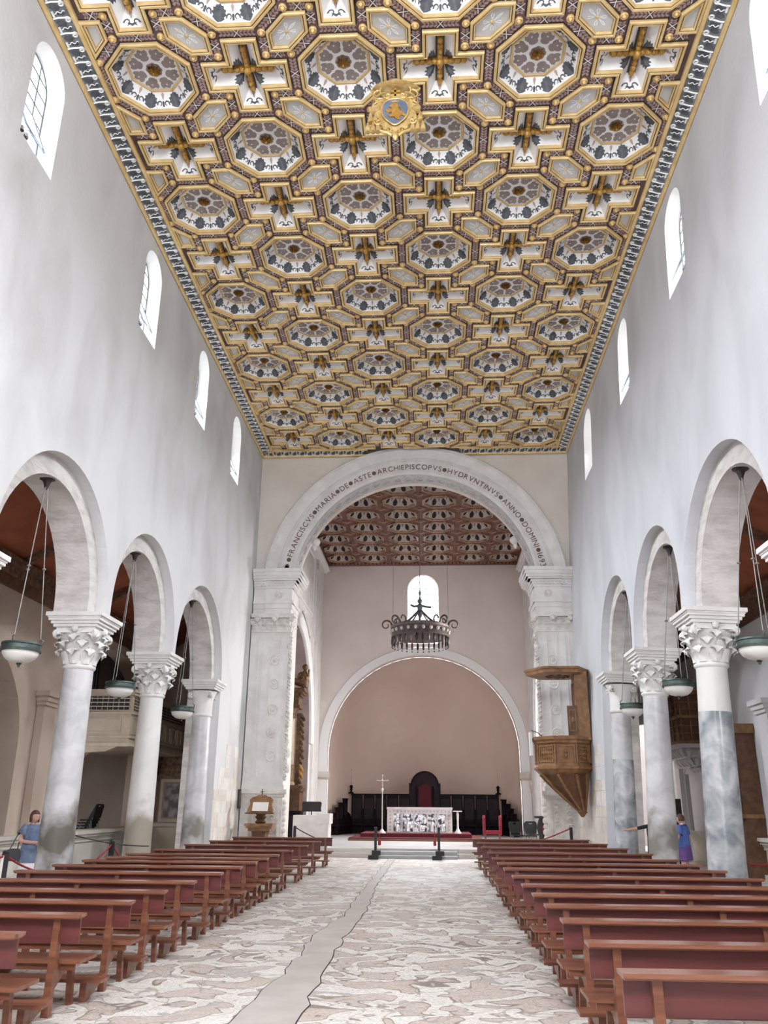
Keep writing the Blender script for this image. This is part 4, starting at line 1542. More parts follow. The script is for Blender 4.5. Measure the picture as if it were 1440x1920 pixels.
def column(loc, label, kind, grp='arcade columns'):
    root = thing('arcade_column', label, 'column', loc, group=grp)
    # base
    m = MB()
    m.box(-.46, .46, -.46, .46, 0, .12)
    m.lathe([(.44, .12), (.46, .17), (.44, .23), (.37, .26), (.36, .30), (.40, .34), (.39, .39), (.335, .42)], 28)
    m.build('base', LIME, root, 40)
    def shaft(z0, z1, r0, r1, mt, nm='shaft'):
        m = MB()
        k = 10
        m.lathe([(r0 + (r1 - r0) * t / k, z0 + (z1 - z0) * t / k) for t in range(k + 1)], 32)
        m.build(nm, mt, root, 50)
    if kind == 'split':
        shaft(.40, 3.45, .335, .305, BLUEMARBLE, 'shaft_lower')
        shaft(3.45, 4.30, .298, .285, PALEMARBLE, 'shaft_upper')
    elif kind == 'pier_split':
        shaft(.40, 3.0, .31, .285, BLUEMARBLE, 'shaft_lower')
        shaft(3.0, 4.30, .278, .265, MARBLE, 'shaft_upper')
    else:
        shaft(.40, 4.30, .335, .285, {'a': MARB_S1, 'b': MARB_S2, 'c': MARB_S3, 'd': MARBLE}[kind[0]])
    m = MB()
    m.lathe([(.285, 4.27), (.315, 4.30), (.325, 4.33), (.31, 4.36), (.295, 4.38)], 28)
    m.build('necking', STONE, root, 50)
    if kind.endswith('ionic') or kind == 'pier_split':
        m = MB()
        m.lathe([(.30, 4.36), (.31, 4.70), (.33, 4.85), (.38, 4.98), (.42, 5.05)], 28)
        cap = m.build('capital', STONE, root, 40)
        for k in range(4):
            an = pi / 4 + k * pi / 2
            o = put(VOLM, 'volute', cap, (.44 * cos(an), .44 * sin(an), 4.93), (0, 0, an), (1.0, 1.2, .9))
    else:
        m = MB()
        m.lathe([(.30, 4.36), (.315, 4.55), (.33, 4.75), (.37, 4.92), (.45, 5.06)], 28)
        m.box(-.40, .40, -.40, .40, 4.98, 5.10)
        cap = m.build('capital', STONE, root, 45)
        for k in range(8):
            an = k * pi / 4
            put(LEAFA, 'leaf', cap, (.305 * cos(an), .305 * sin(an), 4.37), (0, 0, an))
        for k in range(8):
            an = k * pi / 4 + pi / 8
            put(LEAFB, 'leaf', cap, (.31 * cos(an), .31 * sin(an), 4.52), (0, 0, an))
        for k in range(8):
            an = k * pi / 4
            put(LEAFC, 'leaf', cap, (.315 * cos(an), .315 * sin(an), 4.69), (0, 0, an), (1.1, 1.1, 1) if k % 2 else (.75, .9, .9))
        for k in range(4):
            an = pi / 4 + k * pi / 2
            put(VOLM, 'volute', cap, (.53 * cos(an), .53 * sin(an), 4.97), (0, 0, an))
        for k in range(4):
            an = k * pi / 2
            mm = MB()
            mm.sphere((.44 * cos(an), .44 * sin(an), 5.05), .075, 8, 5)
            mm.build('fleuron', STONE, cap, 60)
    m = MB()
    for h, z0, z1 in ((.45, 5.09, 5.15), (.49, 5.15, 5.21), (.53, 5.21, 5.26), (.545, 5.26, 5.29), (.575, 5.29, 5.37)):
        m.box(-h, h, -h, h, z0, z1)
    m.build('abacus', STONE, root)
    return root
XA = W + .46
column((-XA, 6.5, 0), 'pale marble arcade column one bay before the picture edge, organ side', 'd')
column((-XA, 11.45, 0), 'arcade column at the picture edge on the organ side, only its abacus corner showing', 'd')
column((-XA, 16.37, 0), 'grey marble column with a dark stain, the woman with a handbag beside it', 'a')
column((-XA, 20.95, 0), 'pale marble column with brownish stained foot, standing before the organ loft', 'b')
column((-XA, END_L + .12, 0), 'grey half column built into the limestone pier beside the organ loft', 'c_ionic')
for y, lb, kd in ((6.5, 'pale marble arcade column one bay before the picture edge, pulpit side', 'd'),
                  (11.5, 'arcade column at the picture edge on the pulpit side, only its abacus corner showing', 'd'),
                  (16.3, 'thick column of pale upper drum over dark veined blue-grey marble, pulpit side', 'split'),
                  (20.6, 'pale grey column with the person in blue standing behind it', 'c'),
                  (END_R + .12, 'half column of blue-grey marble built into the limestone pier beside the pulpit', 'pier_split')):
    c = column((XA, y, 0), lb, kd)
    lean(c)
    c.location.z = .012

# ------------------------------------------------------------------ hanging lamps
def lamp(loc, top, label):
    root = thing('hanging_lamp', label, 'lamp', loc, group='bowl lamps hanging in the arches')
    h = top - loc[2]
    m = MB()
    m.lathe([(0, h), (.14, h), (.14, h - .03), (.08, h - .06), (.05, h - .14), (.03, h - .22), (0, h - .24)], 14)
    m.build('ceiling_plate', IRON, root, 40)
    for k in range(3):
        an = 2 * pi * k / 3 + .5
        m = MB()
        top_ = Vector((.03 * cos(an), .03 * sin(an), h - .2))
        bot = Vector((.29 * cos(an), .29 * sin(an), .22))
        mid = top_.lerp(bot, .55)
        m.tube([top_, bot], .010, 5)
        m.sphere(mid, .04, 8, 5, 0, (1, 1, .6))
        rd = m.build('rod', STEEL, root, 60)
        m = MB()
        m.tube([bot + Vector((0.0, 0, .05 * sin(0))), bot + Vector((.05 * cos(an), .05 * sin(an), -.02)), bot + Vector((.03 * cos(an), .03 * sin(an), -.09)), bot + Vector((-.01, 0, -.12))], .014, 5)
        m.build('hook', BRONZE, rd, 60)
    m = MB()
    m.lathe([(.30, .13), (.325, .13), (.335, .10), (.32, .09), (.325, .02), (.34, .01), (.335, -.02), (.30, -.02)], 28)
    m.build('bronze_ring', BRONZE, root, 40)
    m = MB()
    m.lathe([(.305, .0), (.295, -.06), (.25, -.13), (.18, -.18), (.09, -.205), (0, -.21)], 28)
    m.build('glass_bowl', GLASSBOWL, root, 60)
    m = MB()
    m.lathe([(0, -.20), (.04, -.205), (.045, -.225), (.02, -.24), (.025, -.26), (0, -.285)], 10)
    m.build('finial', BRONZE, root, 60)
    return root
for y, lb in ((13.8, 'white glass bowl lamp hanging in the first full arch, above the woman'), (18.58, 'white glass bowl lamp hanging between two columns before the organ loft'), (23.5, 'white glass bowl lamp hanging in the arch next to the limestone pier, organ side')):
    lamp((-6.45, y, 4.22), 7.44, lb)
for y, lb in ((13.75, 'white glass bowl lamp cut by the picture edge, pulpit side'), (18.42, 'white glass bowl lamp hanging between two columns before the wooden balcony'), (22.75, 'bowl lamp hanging in the arch next to the pulpit pier')):
    lean(lamp((6.45, y, 4.24), 7.42, lb))

# ------------------------------------------------------------------ pews
def pew_meshes(L):
    P = {}
    h = L / 2
    def bxm(*b):
        m = MB()
        for q in b: m.box(*q)
        return m
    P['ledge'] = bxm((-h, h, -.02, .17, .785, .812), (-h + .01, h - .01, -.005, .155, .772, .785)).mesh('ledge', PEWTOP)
    P['back_board'] = bxm((-h + .015, h - .015, .075, .105, .565, .772)).mesh('back_board', PEWSHADE)
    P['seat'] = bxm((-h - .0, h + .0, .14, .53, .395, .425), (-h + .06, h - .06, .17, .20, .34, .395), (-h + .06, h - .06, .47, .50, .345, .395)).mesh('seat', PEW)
    m = MB()
    m.bar((0, .035, .775), (0, .0, 0), .062, .075)
    P['post'] = m.mesh('post', PEW)
    m = MB()
    m.bar((0, .46, .40), (0, .52, 0), .052, .06)
    P['leg'] = m.mesh('leg', PEW)
    m = MB()
    m.add([(-.025, .03, .40), (-.025, .47, .40), (-.025, .47, .34), (-.025, .22, .30), (-.025, .02, .18), (.025, .03, .40), (.025, .47, .40), (.025, .47, .34), (.025, .22, .30), (.025, .02, .18)],
          [(0, 1, 2, 3, 4), (9, 8, 7, 6, 5), (0, 1, 6, 5), (1, 2, 7, 6), (2, 3, 8, 7), (3, 4, 9, 8), (4, 0, 5, 9)])
    P['bracket'] = m.mesh('bracket', PEW)
    P['kneeler'] = bxm((-h + .03, h - .03, -.50, -.28, .165, .195)).mesh('kneeler', PEW)
    m = MB()
    q = [(-.47, 0), (-.38, 0), (-.34, .03), (-.10, .10), (.0, .10), (.0, .165), (-.30, .165), (-.47, .165)]
    m.plate(q, lambda u, v, w: (w, u, v), -.03, .03)
    P['kneeler_foot'] = m.mesh('kneeler_foot', PEW)
    return P
def pew(P, L, x, y, label):
    root = thing('pew', label, 'pew', (x, y, 0), group='wooden pews in the nave')
    h = L / 2
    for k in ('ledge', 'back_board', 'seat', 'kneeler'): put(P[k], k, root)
    for px in (-h + .21, 0, h - .21):
        put(P['post'], 'post', root, (px, .03, 0))
        put(P['bracket'], 'bracket', root, (px, .03, 0))
        put(P['leg'], 'leg', root, (px + (.0), 0, 0))
        put(P['kneeler_foot'], 'kneeler_foot', root, (px, 0, 0))
    return root
ROW_L = [6.8, 8.0, 9.08, 10.2, 11.45, 12.9, 14.2, 15.4, 16.45, 17.6, 19.3, 21.7, 24.1, 26.9]
ROW_R = [5.7, 6.87, 8.17, 9.33, 10.45, 11.66, 13.05, 14.6, 15.95, 17.4, 19.5, 21.9, 24.4, 27.2]
ORD = ['first', 'second', 'third', 'fourth', 'fifth', 'sixth', 'seventh', 'eighth', 'ninth', 'tenth', 'eleventh', 'twelfth', 'thirteenth', 'fourteenth']
PL, PR = pew_meshes(3.10), pew_meshes(3.55)
for k, y in enumerate(ROW_L):
    x1 = -2.55 if k < 2 else -2.47
    pew(PL, 3.10, x1 - 1.55, y, 'reddish wooden pew, %s row back from the altar on the organ side of the aisle' % ORD[13 - k])
for k, y in enumerate(ROW_R):
    pew(PR, 3.55, 1.76 + 1.775 + (.04 if k > 9 else 0), y, 'reddish wooden pew, %s row back from the altar on the pulpit side of the aisle' % ORD[13 - k])
# ------------------------------------------------------------------ altar group
t = thing('predella', 'low stepped platform covered in red carpet under the altar', 'platform', (-.15, 40.8, .29))
m = MB(); m.box(-2.95, 2.9, -2.3, 2.2, 0, .13); m.build('lower_step', REDCLOTH, t)
m = MB(); m.box(-2.5, 2.45, -1.6, 1.9, .13, .29); m.build('upper_step', REDCLOTH, t)
m = MB(); m.box(-2.97, 2.92, -2.36, -2.3, .0, .10); m.build('wooden_edge', PEW, t)

t = thing('altar', 'white marble altar with a dark silver relief front, on the red platform', 'altar', (-.02, 40.5, .58))
m = MB()
m.box(-1.48, 1.48, .06, .95, .05, 1.0)
m.build('body', MWHITE, t)
m = MB(); m.box(-1.52, 1.52, -.02, 1.0, 1.0, 1.10); m.build('table_slab', MWHITE, t)
m = MB()
m.plate([(-1.5, 0), (1.5, 0), (1.5, 1.0), (-1.5, 1.0)], lambda u, v, w: (u, w, v), 0, .06, 0, [[(-1.2, .04), (-1.2, .82), (1.2, .82), (1.2, .04)]])
m.build('front_frame', MWHITE, t)
m = MB(); m.box(-1.2, 1.2, .045, .06, .04, .82); sp_ = m.build('silver_front', SILVER, t)
m = MB()
for x in (-1.0, -.86, -.22, .42, .78, .86): 
    pass
for x in (-.86, -.80, .72, .82, -.28, .35):
    mm = MB(); mm.lathe([(.04, 0), (.03, .05), (.028, .62), (.05, .70), (.05, .74)], 8, (x, .035, .05)); mm.build('relief_column', mat('bright_silver', (.75, .75, .77), rough=.25, metal=.6) if x == -.86 else bpy.data.materials['bright_silver'], sp_, 50)
def relief_figure(x, s=1.0):
    mm = MB()
    mm.lathe([(.11 * s, 0), (.09 * s, .18 * s), (.10 * s, .33 * s), (.04 * s, .40 * s)], 9, (x, .03, .06))
    mm.sphere((x, .025, .06 + .46 * s), .055 * s, 8, 6)
    mm.tube([(x - .08 * s, .02, .06 + .33 * s), (x - .14 * s, .01, .06 + .2 * s), (x - .04 * s, 0, .06 + .16 * s)], .028 * s, 5)
    mm.tube([(x + .08 * s, .02, .06 + .33 * s), (x + .13 * s, .01, .06 + .22 * s), (x + .05 * s, 0, .06 + .2 * s)], .028 * s, 5)
    mm.build('relief_figure', bpy.data.materials['bright_silver'], sp_, 60)
for x, s in ((-1.05, .8), (-.56, 1.15), (.03, .75), (.56, 1.1), (1.04, .85)): relief_figure(x, s)
mm = MB()
orn = []
for k in range(17): orn.append((-1.36 + k * .17, .91))
for sx in (-1, 1):
    for k in range(5): orn.append((sx * 1.35, .12 + k * .155))
for k, (x, z) in enumerate(orn):
    mm = MB()
    mm.tube([(x + .035 * cos(a * .8) * (1 - a / 12), -.008, z + .05 * sin(a * .8) * (1 - a / 14)) for a in range(10)], .011, 4)
    mm.build('carved_letter_ornament', INK if False else mat('relief_grey', (.45, .43, .43), rough=.7) if k == 0 else bpy.data.materials['relief_grey'], t, 40)

# processional cross
t = thing('processional_cross', 'slender silver processional cross on a pole beside the altar', 'cross', (-1.68, 39.3, .58))
m = MB(); m.lathe([(.16, 0), (.16, .04), (.10, .10), (.05, .16), (.03, .2)], 8); m.build('foot', MWHITE, t)
m = MB(); m.lathe([(.028, .18), (.022, 1.75), (.05, 1.80), (.06, 1.86), (.03, 1.92)], 8); m.build('pole', mat('pale_brass', (.72, .66, .58), rough=.35, metal=.4), t, 50)
m = MB()
m.box(-.016, .016, -.012, .012, 1.9, 2.44); m.box(-.22, .22, -.012, .012, 2.22, 2.25)
for x, z in ((-.24, 2.235), (.24, 2.235), (0, 2.46), (0, 2.02)): m.sphere((x, 0, z), .04, 8, 5, 0, (1, .6, 1))
m.sphere((0, -.02, 2.235), .045, 8, 5)
m.build('crucifix', mat('cross_silver', (.45, .42, .38), rough=.35, metal=.6), t, 50)

# candlestick stand
t = thing('candle_stand', 'thin white marble stand with a flat top beside the altar', 'stand', (1.72, 40.3, .58))
m = MB(); m.lathe([(.17, 0), (.10, .10), (.05, .2), (.04, .5), (.055, .85), (.03, .92)], 10); m.build('stem', MWHITE, t, 40)
m = MB(); m.box(-.2, .2, -.2, .2, .92, .96); m.build('top', MWHITE, t)

# ------------------------------------------------------------------ choir stalls and throne
def stall(x, y, rz, w, top, label, floor_=.29):
    dp_ = .52 if w > .6 else .34
    t = thing('choir_stall', label, 'stall', (x, y, floor_), (0, 0, rz), group='choir stalls in the apse')
    h = top - floor_
    m = MB(); m.box(-w / 2 + .015, w / 2 - .015, -.05, .02, 0, h); m.box(-w / 2 - .02, w / 2 - .012, -.09, .03, h - .07, h); bk = m.build('back', WALNUT, t)
    m = MB(); m.box(-w / 2 + .10, w / 2 - .10, -.07, -.05, .75, h - .25); m.build('back_panel', WALNUT2, bk)
    m = MB(); m.box(-w / 2 + .03, w / 2 - .03, -dp_ + .02, -.05, .42, .47); m.build('seat', WALNUT, t)
    m = MB()
    m.plate([(-.05, 0), (-.05, h * .62), (-.20, h * .55), (-.30, .78), (-dp_, .74), (-dp_, 0)], lambda u, v, w_: (w / 2 + w_, u, v), -.02, .02)
    m.build('side_panel', WALNUT, t)
    return t
names = ['next to the throne', 'second out from the throne', 'third out from the throne', 'fourth out from the throne', 'fifth out from the throne']
steps = ['top of the descending end', 'second of the descending end', 'third of the descending end', 'fourth of the descending end', 'lowest of the descending end']
for sg, sd in ((-1, 'processional cross side'), (1, 'red stool side')):
    for k in range(5):
        xx = .15 + sg * (1.12 + .66 * k)
        stall(xx, 48.35 - .0 * k, 0, .66, 2.36, 'dark walnut choir stall, %s, %s' % (names[k], sd))
    for k, (dx, yy, tz) in enumerate(((4.42, 47.55, 2.10), (4.60, 47.0, 1.88), (4.74, 46.45, 1.64), (4.84, 45.9, 1.38), (4.90, 45.35, 1.12))):
        stall(.12 + sg * (dx - .10), yy - .1, sg * (-1.2 - .07 * k), .52, tz, 'dark walnut choir stall, %s, %s' % (steps[k], sd))
t = thing('bishop_throne', 'tall dark wooden throne with a round top and a red panel, behind the altar', 'throne', (.15, 48.5, .29))
m = MB()
m.plate([(-.88, 0), (.88, 0), (.88, 2.65), (.80, 2.65)] + arc(0, 2.5, .80, .15, pi - .15, 20) + [(-.80, 2.65), (-.88, 2.65)], lambda u, v, w: (u, w, v), -.10, .05)
bk = m.build('back', WALNUT2, t)
m = MB()
vs = []
for j in range(25):
    a = pi * j / 24
    vs += [(.80 * cos(a), -.16, 2.48 + .80 * sin(a)), (.70 * cos(a), -.16, 2.48 + .70 * sin(a)), (.70 * cos(a), -.10, 2.48 + .70 * sin(a)), (.80 * cos(a), -.10, 2.48 + .80 * sin(a))]
m.add(vs, [(4 * j + i, 4 * j + (i + 1) % 4, 4 * j + 4 + (i + 1) % 4, 4 * j + 4 + i) for j in range(24) for i in range(4)])
m.build('arched_moulding', WALNUT, bk)
m = MB(); m.plate([(-.34, 1.0), (.34, 1.0), (.34, 2.25)] + arc(0, 2.25, .34, 0, pi, 14) + [(-.34, 2.25)], lambda u, v, w: (u, w, v), -.13, -.10); m.build('red_panel', mat('dark_red_damask', (.10, .008, .016), rough=.8), bk)
for sg in (-1, 1):
    m = MB(); m.lathe([(.06, .9), (.045, 1.0), (.04, 2.1), (.07, 2.2), (.05, 2.35), (.03, 2.5)], 8, (sg * .46, -.16, 0)); m.build('colonnette', WALNUT, t, 40)
m = MB(); m.box(-.5, .5, -.7, -.1, .45, .52); m.build('seat', REDVELVET, t)
m = MB(); m.box(-.55, -.47, -.7, -.1, 0, .85); m.box(.47, .55, -.7, -.1, 0, .85); m.build('armrest', WALNUT, t)
m = MB(); m.box(-.42, .42, -.20, -.12, .92, .99); m.build('ledge', mat('throne_ledge', (.25, .2, .22), rough=.5), t)
for x, y in ((-3.95, 48.3), (4.2, 48.3)):
    t = thing('stall_finial', 'small turned finial standing on the choir stalls, %s' % ('cross side' if x < 0 else 'red stool side'), 'finial', (x, y, 2.36))
    m = MB(); m.lathe([(.16, 0), (.16, .05), (.07, .09), (.05, .16), (.09, .22), (.06, .28), (.10, .36), (.06, .43), (0, .46)], 10); m.build('body', WALNUT, t, 50)
    m = MB(); m.lathe([(.006, .44), (.004, 1.25), (.02, 1.27), (0, 1.3)], 5); m.build('spike', STEEL, t)

# red stool with two upright padded sides
t = thing('red_stool', 'red velvet stool with two upright padded sides, below the dark stalls', 'stool', (2.95, 35.2, .29))
for sx in (-.32, .32):
    m = MB(); m.box(sx - .04, sx + .04, -.22, .22, .40, 1.05); m.lathe([(.04, 0), (.04, .44)], 8, (0, 0, 0)); m.v = [((sx + (p[0]) if i >= 8 else p[0]), p[1], p[2]) for i, p in enumerate(m.v)]
    m = MB(); m.plate([(-.22, .40), (.22, .40), (.22, 1.02), (.12, 1.12), (-.12, 1.12), (-.22, 1.02)], lambda u, v, w: (sx + w, u, v), -.045, .045); m.build('padded_side', REDVELVET, t)
m = MB(); m.box(-.30, .30, -.24, .24, .42, .55); m.build('seat', REDVELVET, t)
for sx in (-.28, .28):
    for sy in (-.2, .2):
        m = MB(); m.box(sx - .025, sx + .025, sy - .025, sy + .025, 0, .44); m.build('leg', PEW, t)

# black chairs beside the pulpit pilaster
def black_chair(x, y, z, rz, label):
    t = thing('plastic_chair', label, 'chair', (x, y, z), (0, 0, rz), group='black chairs')
    m = MB(); m.plate([(-.22, .42), (.22, .42), (.23, .46), (-.23, .46)], lambda u, v, w: (u, w, v), -.22, .22); m.build('seat', BLACK, t)
    m = MB(); m.plate([(-.21, .50), (.21, .50), (.24, .86), (.18, .92), (-.18, .92), (-.24, .86)], lambda u, v, w: (u, w + (v - .5) * .18, v), .20, .235, 0, [[(-.07, .82), (-.07, .87), (.07, .87), (.07, .82)]]); m.build('backrest', BLACK, t)
    for sx in (-.2, .2):
        for sy in (-.2, .2):
            m = MB(); m.tube([(sx, sy * .8, .43), (sx * 1.1, sy * 1.15, 0)], .014, 6); m.build('leg', STEEL, t)
        m = MB(); m.tube([(sx, .2, .44), (sx, .215, .55)], .014, 6); m.build('back_support', STEEL, t)
    return t
black_chair(3.75, 33.4, .29, .2, 'black plastic chair at the edge of the steps, nearest the red stool')
black_chair(4.22, 33.0, .29, -.1, 'black plastic chair in front of the pulpit pilaster, middle of the group')
black_chair(4.45, 34.4, .29, .15, 'black plastic chair standing furthest back beside the presbytery wall')
t = thing('covered_keyboard', 'black covered keyboard stand with a small red cloth beside the pulpit pilaster', 'keyboard', (4.72, 32.6, .29))
m = MB(); m.plate([(-.28, 0), (.26, 0), (.22, .35), (.28, .7), (.20, 1.05), (-.18, 1.08), (-.30, .75), (-.22, .4)], lambda u, v, w: (u, w, v), -.2, .25); m.build('cover', BLACK, t)
m = MB(); m.box(-.36, .2, -.3, .3, 1.06, 1.14); m.build('top', BLACK, t)
m = MB(); m.box(-.14, .12, -.23, -.2, .62, .8); m.build('red_cloth', REDVELVET, t)

# ------------------------------------------------------------------ ambo, music stand, lectern
t = thing('marble_ambo', 'plain white marble ambo at the front of the presbytery, music stand behind it', 'ambo', (-3.95, 32.7, .29))
m = MB(); m.box(-.62, .30, -.45, .4, 0, 1.10); m.build('body', MWHITE, t)
m = MB(); m.box(.30, .70, -.50, .45, .0, .80); m.build('side_block', MWHITE, t)
m = MB(); m.box(.28, .75, -.56, .5, .80, 1.16); m.build('side_top', MWHITE, t)
t = thing('music_stand', 'black music stand with a wide desk, behind the white ambo', 'music stand', (-4.05, 33.35, .29))
m = MB(); m.plate([(-.38, 0), (.38, 0), (.36, .12), (.38, .30), (.34, .36), (-.34, .36), (-.38, .30), (-.36, .12)], lambda u, v, w: (u, w + v * .25, 1.22 + v), 0, .025); m.build('desk', BLACK, t)
m = MB(); m.tube([(0, .06, 0), (0, .06, 1.4)], .022, 8); m.build('pole', IRON, t)
for k in range(3):
    an = k * 2 * pi / 3
    m = MB(); m.tube([(0, .06, .3), (.3 * cos(an), .06 + .3 * sin(an), 0.01)], .014, 6); m.build('leg', IRON, t)

t = thing('wooden_lectern', 'carved wooden lectern with an open book, before the white chancel pilaster', 'lectern', (-5.08, 28.75, 0))
m = MB(); m.lathe([(.42, 0), (.42, .08), (.30, .14), (.16, .3), (.22, .5), (.26, .7), (.30, .95)], 8, (0, 0, 0)); m.build('pedestal', OAKD, t)
m = MB()
m.box(-.46, .46, -.36, .36, 1.08, 1.16); m.box(-.42, .42, -.32, .32, 1.02, 1.08); m.box(-.36, .36, -.27, .27, .94, 1.02)
m.build('tray', OAK, t)
m = MB(); m.lathe([(.14, 1.16), (.20, 1.20), (.12, 1.28), (.20, 1.36), (.14, 1.42), (.24, 1.50)], 10); m.build('baluster', OAKD, t, 40)
bl = lambda u, v, w: (u, -.22 + v * .42 + w, 1.52 + v * .9)
m = MB(); m.plate([(-.44, -.06), (.44, -.06), (.42, .1), (.36, .28), (.40, .42), (.30, .52), (.20, .54), (.10, .60), (0, .57), (-.10, .60), (-.20, .54), (-.30, .52), (-.40, .42), (-.36, .28), (-.42, .1)], bl, 0, .04); m.build('book_rest', OAK, t)
m = MB(); m.box(-.47, .47, -.34, -.20, 1.46, 1.50); m.build('book_ledge', OAKD, t)
m = MB(); m.box(-.015, .015, .0, .03, 2.04, 2.24); m.box(-.06, .06, .0, .03, 2.14, 2.165); m.build('finial_cross', OAKD, t)
t = thing('open_book', 'open white book lying on the wooden lectern', 'book', (-5.08, 28.75, 0))
m = MB()
for sx in (-1, 1):
    m.add([bl(0, .03, -.025), bl(sx * .26, .03, -.045), bl(sx * .26, .34, -.045), bl(0, .34, -.025), bl(0, .03, -.005), bl(sx * .26, .03, -.005), bl(sx * .26, .34, -.005), bl(0, .34, -.005)], [(0, 1, 2, 3), (4, 5, 6, 7), (0, 1, 5, 4), (1, 2, 6, 5), (2, 3, 7, 6)])
m.build('pages', BOOKP, t)

t = thing('framed_plaque', 'narrow dark framed notice on the limestone pier beside the lectern', 'plaque', (-W + .02, 29.45, 1.62))
m = MB(); m.box(0, .05, -.16, .16, 0, .62); m.build('frame', IRON, t)
m = MB(); m.box(.05, .055, -.12, .12, .06, .56); m.build('sheet', mat('faded_print', (.07, .055, .05), (.16, .12, .10), scale=14, rough=.3), t)

# ------------------------------------------------------------------ barrier posts and ropes
def stanchion(x, y, z, h, label, base='round', tip=False):
    t = thing('barrier_post', label, 'barrier post', (x, y, z), group='rope barrier posts')
    m = MB()
    if base == 'block':
        m.box(-.24, .10, -.2, .2, 0, .13); m.box(-.12, .18, -.16, .16, .13, .28)
    else: m.lathe([(.17, 0), (.17, .02), (.06, .05), (.03, .07)], 14)
    m.build('base', BLACK, t, 40)
    m = MB(); m.box(-.045, .045, -.045, .045, .05, h); m.build('post', BLACK if not tip else mat('post_black_white', (.03, .03, .035), rough=.35), t)
    if tip:
        m = MB(); m.box(-.047, .0, -.05, -.045, .08, h - .03); m.build('white_stripe', BOOKP, t)
    m = MB(); m.lathe([(.05, h), (.06, h + .02), (.04, h + .045), (0, h + .05)], 10); m.build('cap', IRON, t, 40)
    return t
def rope(a, b, sag, label, r=.018, mt=None):
    m = MB()
    a, b = Vector(a), Vector(b)
    m.tube([a.lerp(b, k / 14) - Vector((0, 0, sag * 4 * (k / 14) * (1 - k / 14))) for k in range(15)], r, 6)
    o = m.build('barrier_rope', mt or ROPE, None, 60)
    return tag(o, label, 'rope', 'barrier ropes')
p1 = stanchion(-1.40, 30.75, 0, 1.0, 'black barrier post before the presbytery step, under the processional cross', 'block')
p2 = stanchion(.80, 30.75, 0, 1.0, 'black barrier post before the presbytery step, under the altar front', 'block')
for p, sx in ((p1, .14), (p2, -.14)):
    m = MB(); m.tube([(sx, 0, .92), (sx, 0, .62)], .014, 5); m.lathe([(.02, .64), (.05, .58), (.055, .46), (0, .44)], 8, (sx, 0, 0)); m.build('rope_tassel', ROPE, p, 40)
stanchion(-6.72, 14.9, 0, .93, 'black barrier post with a white stripe at the picture edge, before the woman', 'round', True)
rope((-6.72, 14.9, .90), (-7.9, 12.6, .90), .22, 'red rope running from the striped post out of the picture')
rope((-6.72, 14.9, .90), (-6.4, 15.9, .55), .05, 'red rope falling from the striped post behind the pews')
stanchion(-6.15, 18.35, 0, .98, 'dark barrier post between the stained column and the pale column')
rope((-6.15, 18.35, .95), (-6.4, 17.1, .40), .06, 'red rope falling from the dark post towards the stained column')
rope((-6.15, 18.35, .95), (-5.95, 18.9, .45), .03, 'short red rope falling from the dark post towards the pews')
rope((-7.55, 18.6, 1.22), (-6.0, 20.3, .82), .08, 'dark rope hanging low in front of the stained dado', .016, IRON)
stanchion(6.68, 15.75, 0, 1.0, 'black barrier post at the picture edge on the pulpit side')
rope((6.68, 15.75, .97), (6.15, 16.9, .95), .16, 'dark red rope sagging between the edge post and the veined column')
rope((6.68, 15.75, .97), (7.4, 14.4, .95), .2, 'dark red rope leaving the picture from the edge post')
stanchion(5.08, 28.95, 0, 1.08, 'black rail post under the pulpit')
rope((5.08, 28.95, 1.1), (4.1, 29.1, .72), .02, 'straight red rope under the pulpit', .02)
stanchion(-4.32, 31.2, 0, 1.0, 'black rail post in front of the white ambo')
rope((-4.32, 31.2, 1.0), (-3.45, 31.0, .62), .02, 'dark sloping rope in front of the white ambo', .02, IRON)

# ------------------------------------------------------------------ pulpit
t = thing('oak_pulpit', 'carved oak pulpit with a sounding board, hanging on the limestone pier', 'pulpit', (4.66, 27.0, 0))
def ngon(r, n=8, ph=pi / 8, cx=0): return [(cx + r * cos(ph + 2 * pi * k / n), r * sin(ph + 2 * pi * k / n)) for k in range(n)]
def stack(mb, levels, n=8, ph=pi / 8):
    """levels: (radius, z, cx)"""
    vs = []
    for r, z, cx in levels: vs += [(x, y, z) for x, y in ngon(r, n, ph, cx)]
    mb.add(vs, [(j * n + i, j * n + (i + 1) % n, (j + 1) * n + (i + 1) % n, (j + 1) * n + i) for j in range(len(levels) - 1) for i in range(n)])
    mb.add([vs[i] for i in range(n)], [tuple(range(n))])
    mb.add(vs[-n:], [tuple(range(n))])
m = MB(); stack(m, [(.84, 2.98, 0), (.84, 3.58, 0)]); bk = m.build('basket', OAK, t)
m = MB(); stack(m, [(.85, 3.56, 0), (.90, 3.60, 0), (.90, 3.66, 0), (.96, 3.70, 0), (.97, 3.78, 0), (.93, 3.80, 0)]); m.build('rim_moulding', OAK, t)
m = MB(); stack(m, [(.70, 2.68, 0), (.80, 2.74, 0), (.86, 2.80, 0), (.92, 2.84, 0), (.92, 2.90, 0), (.87, 2.94, 0), (.85, 3.0, 0)]); m.build('lower_moulding', OAK, t)
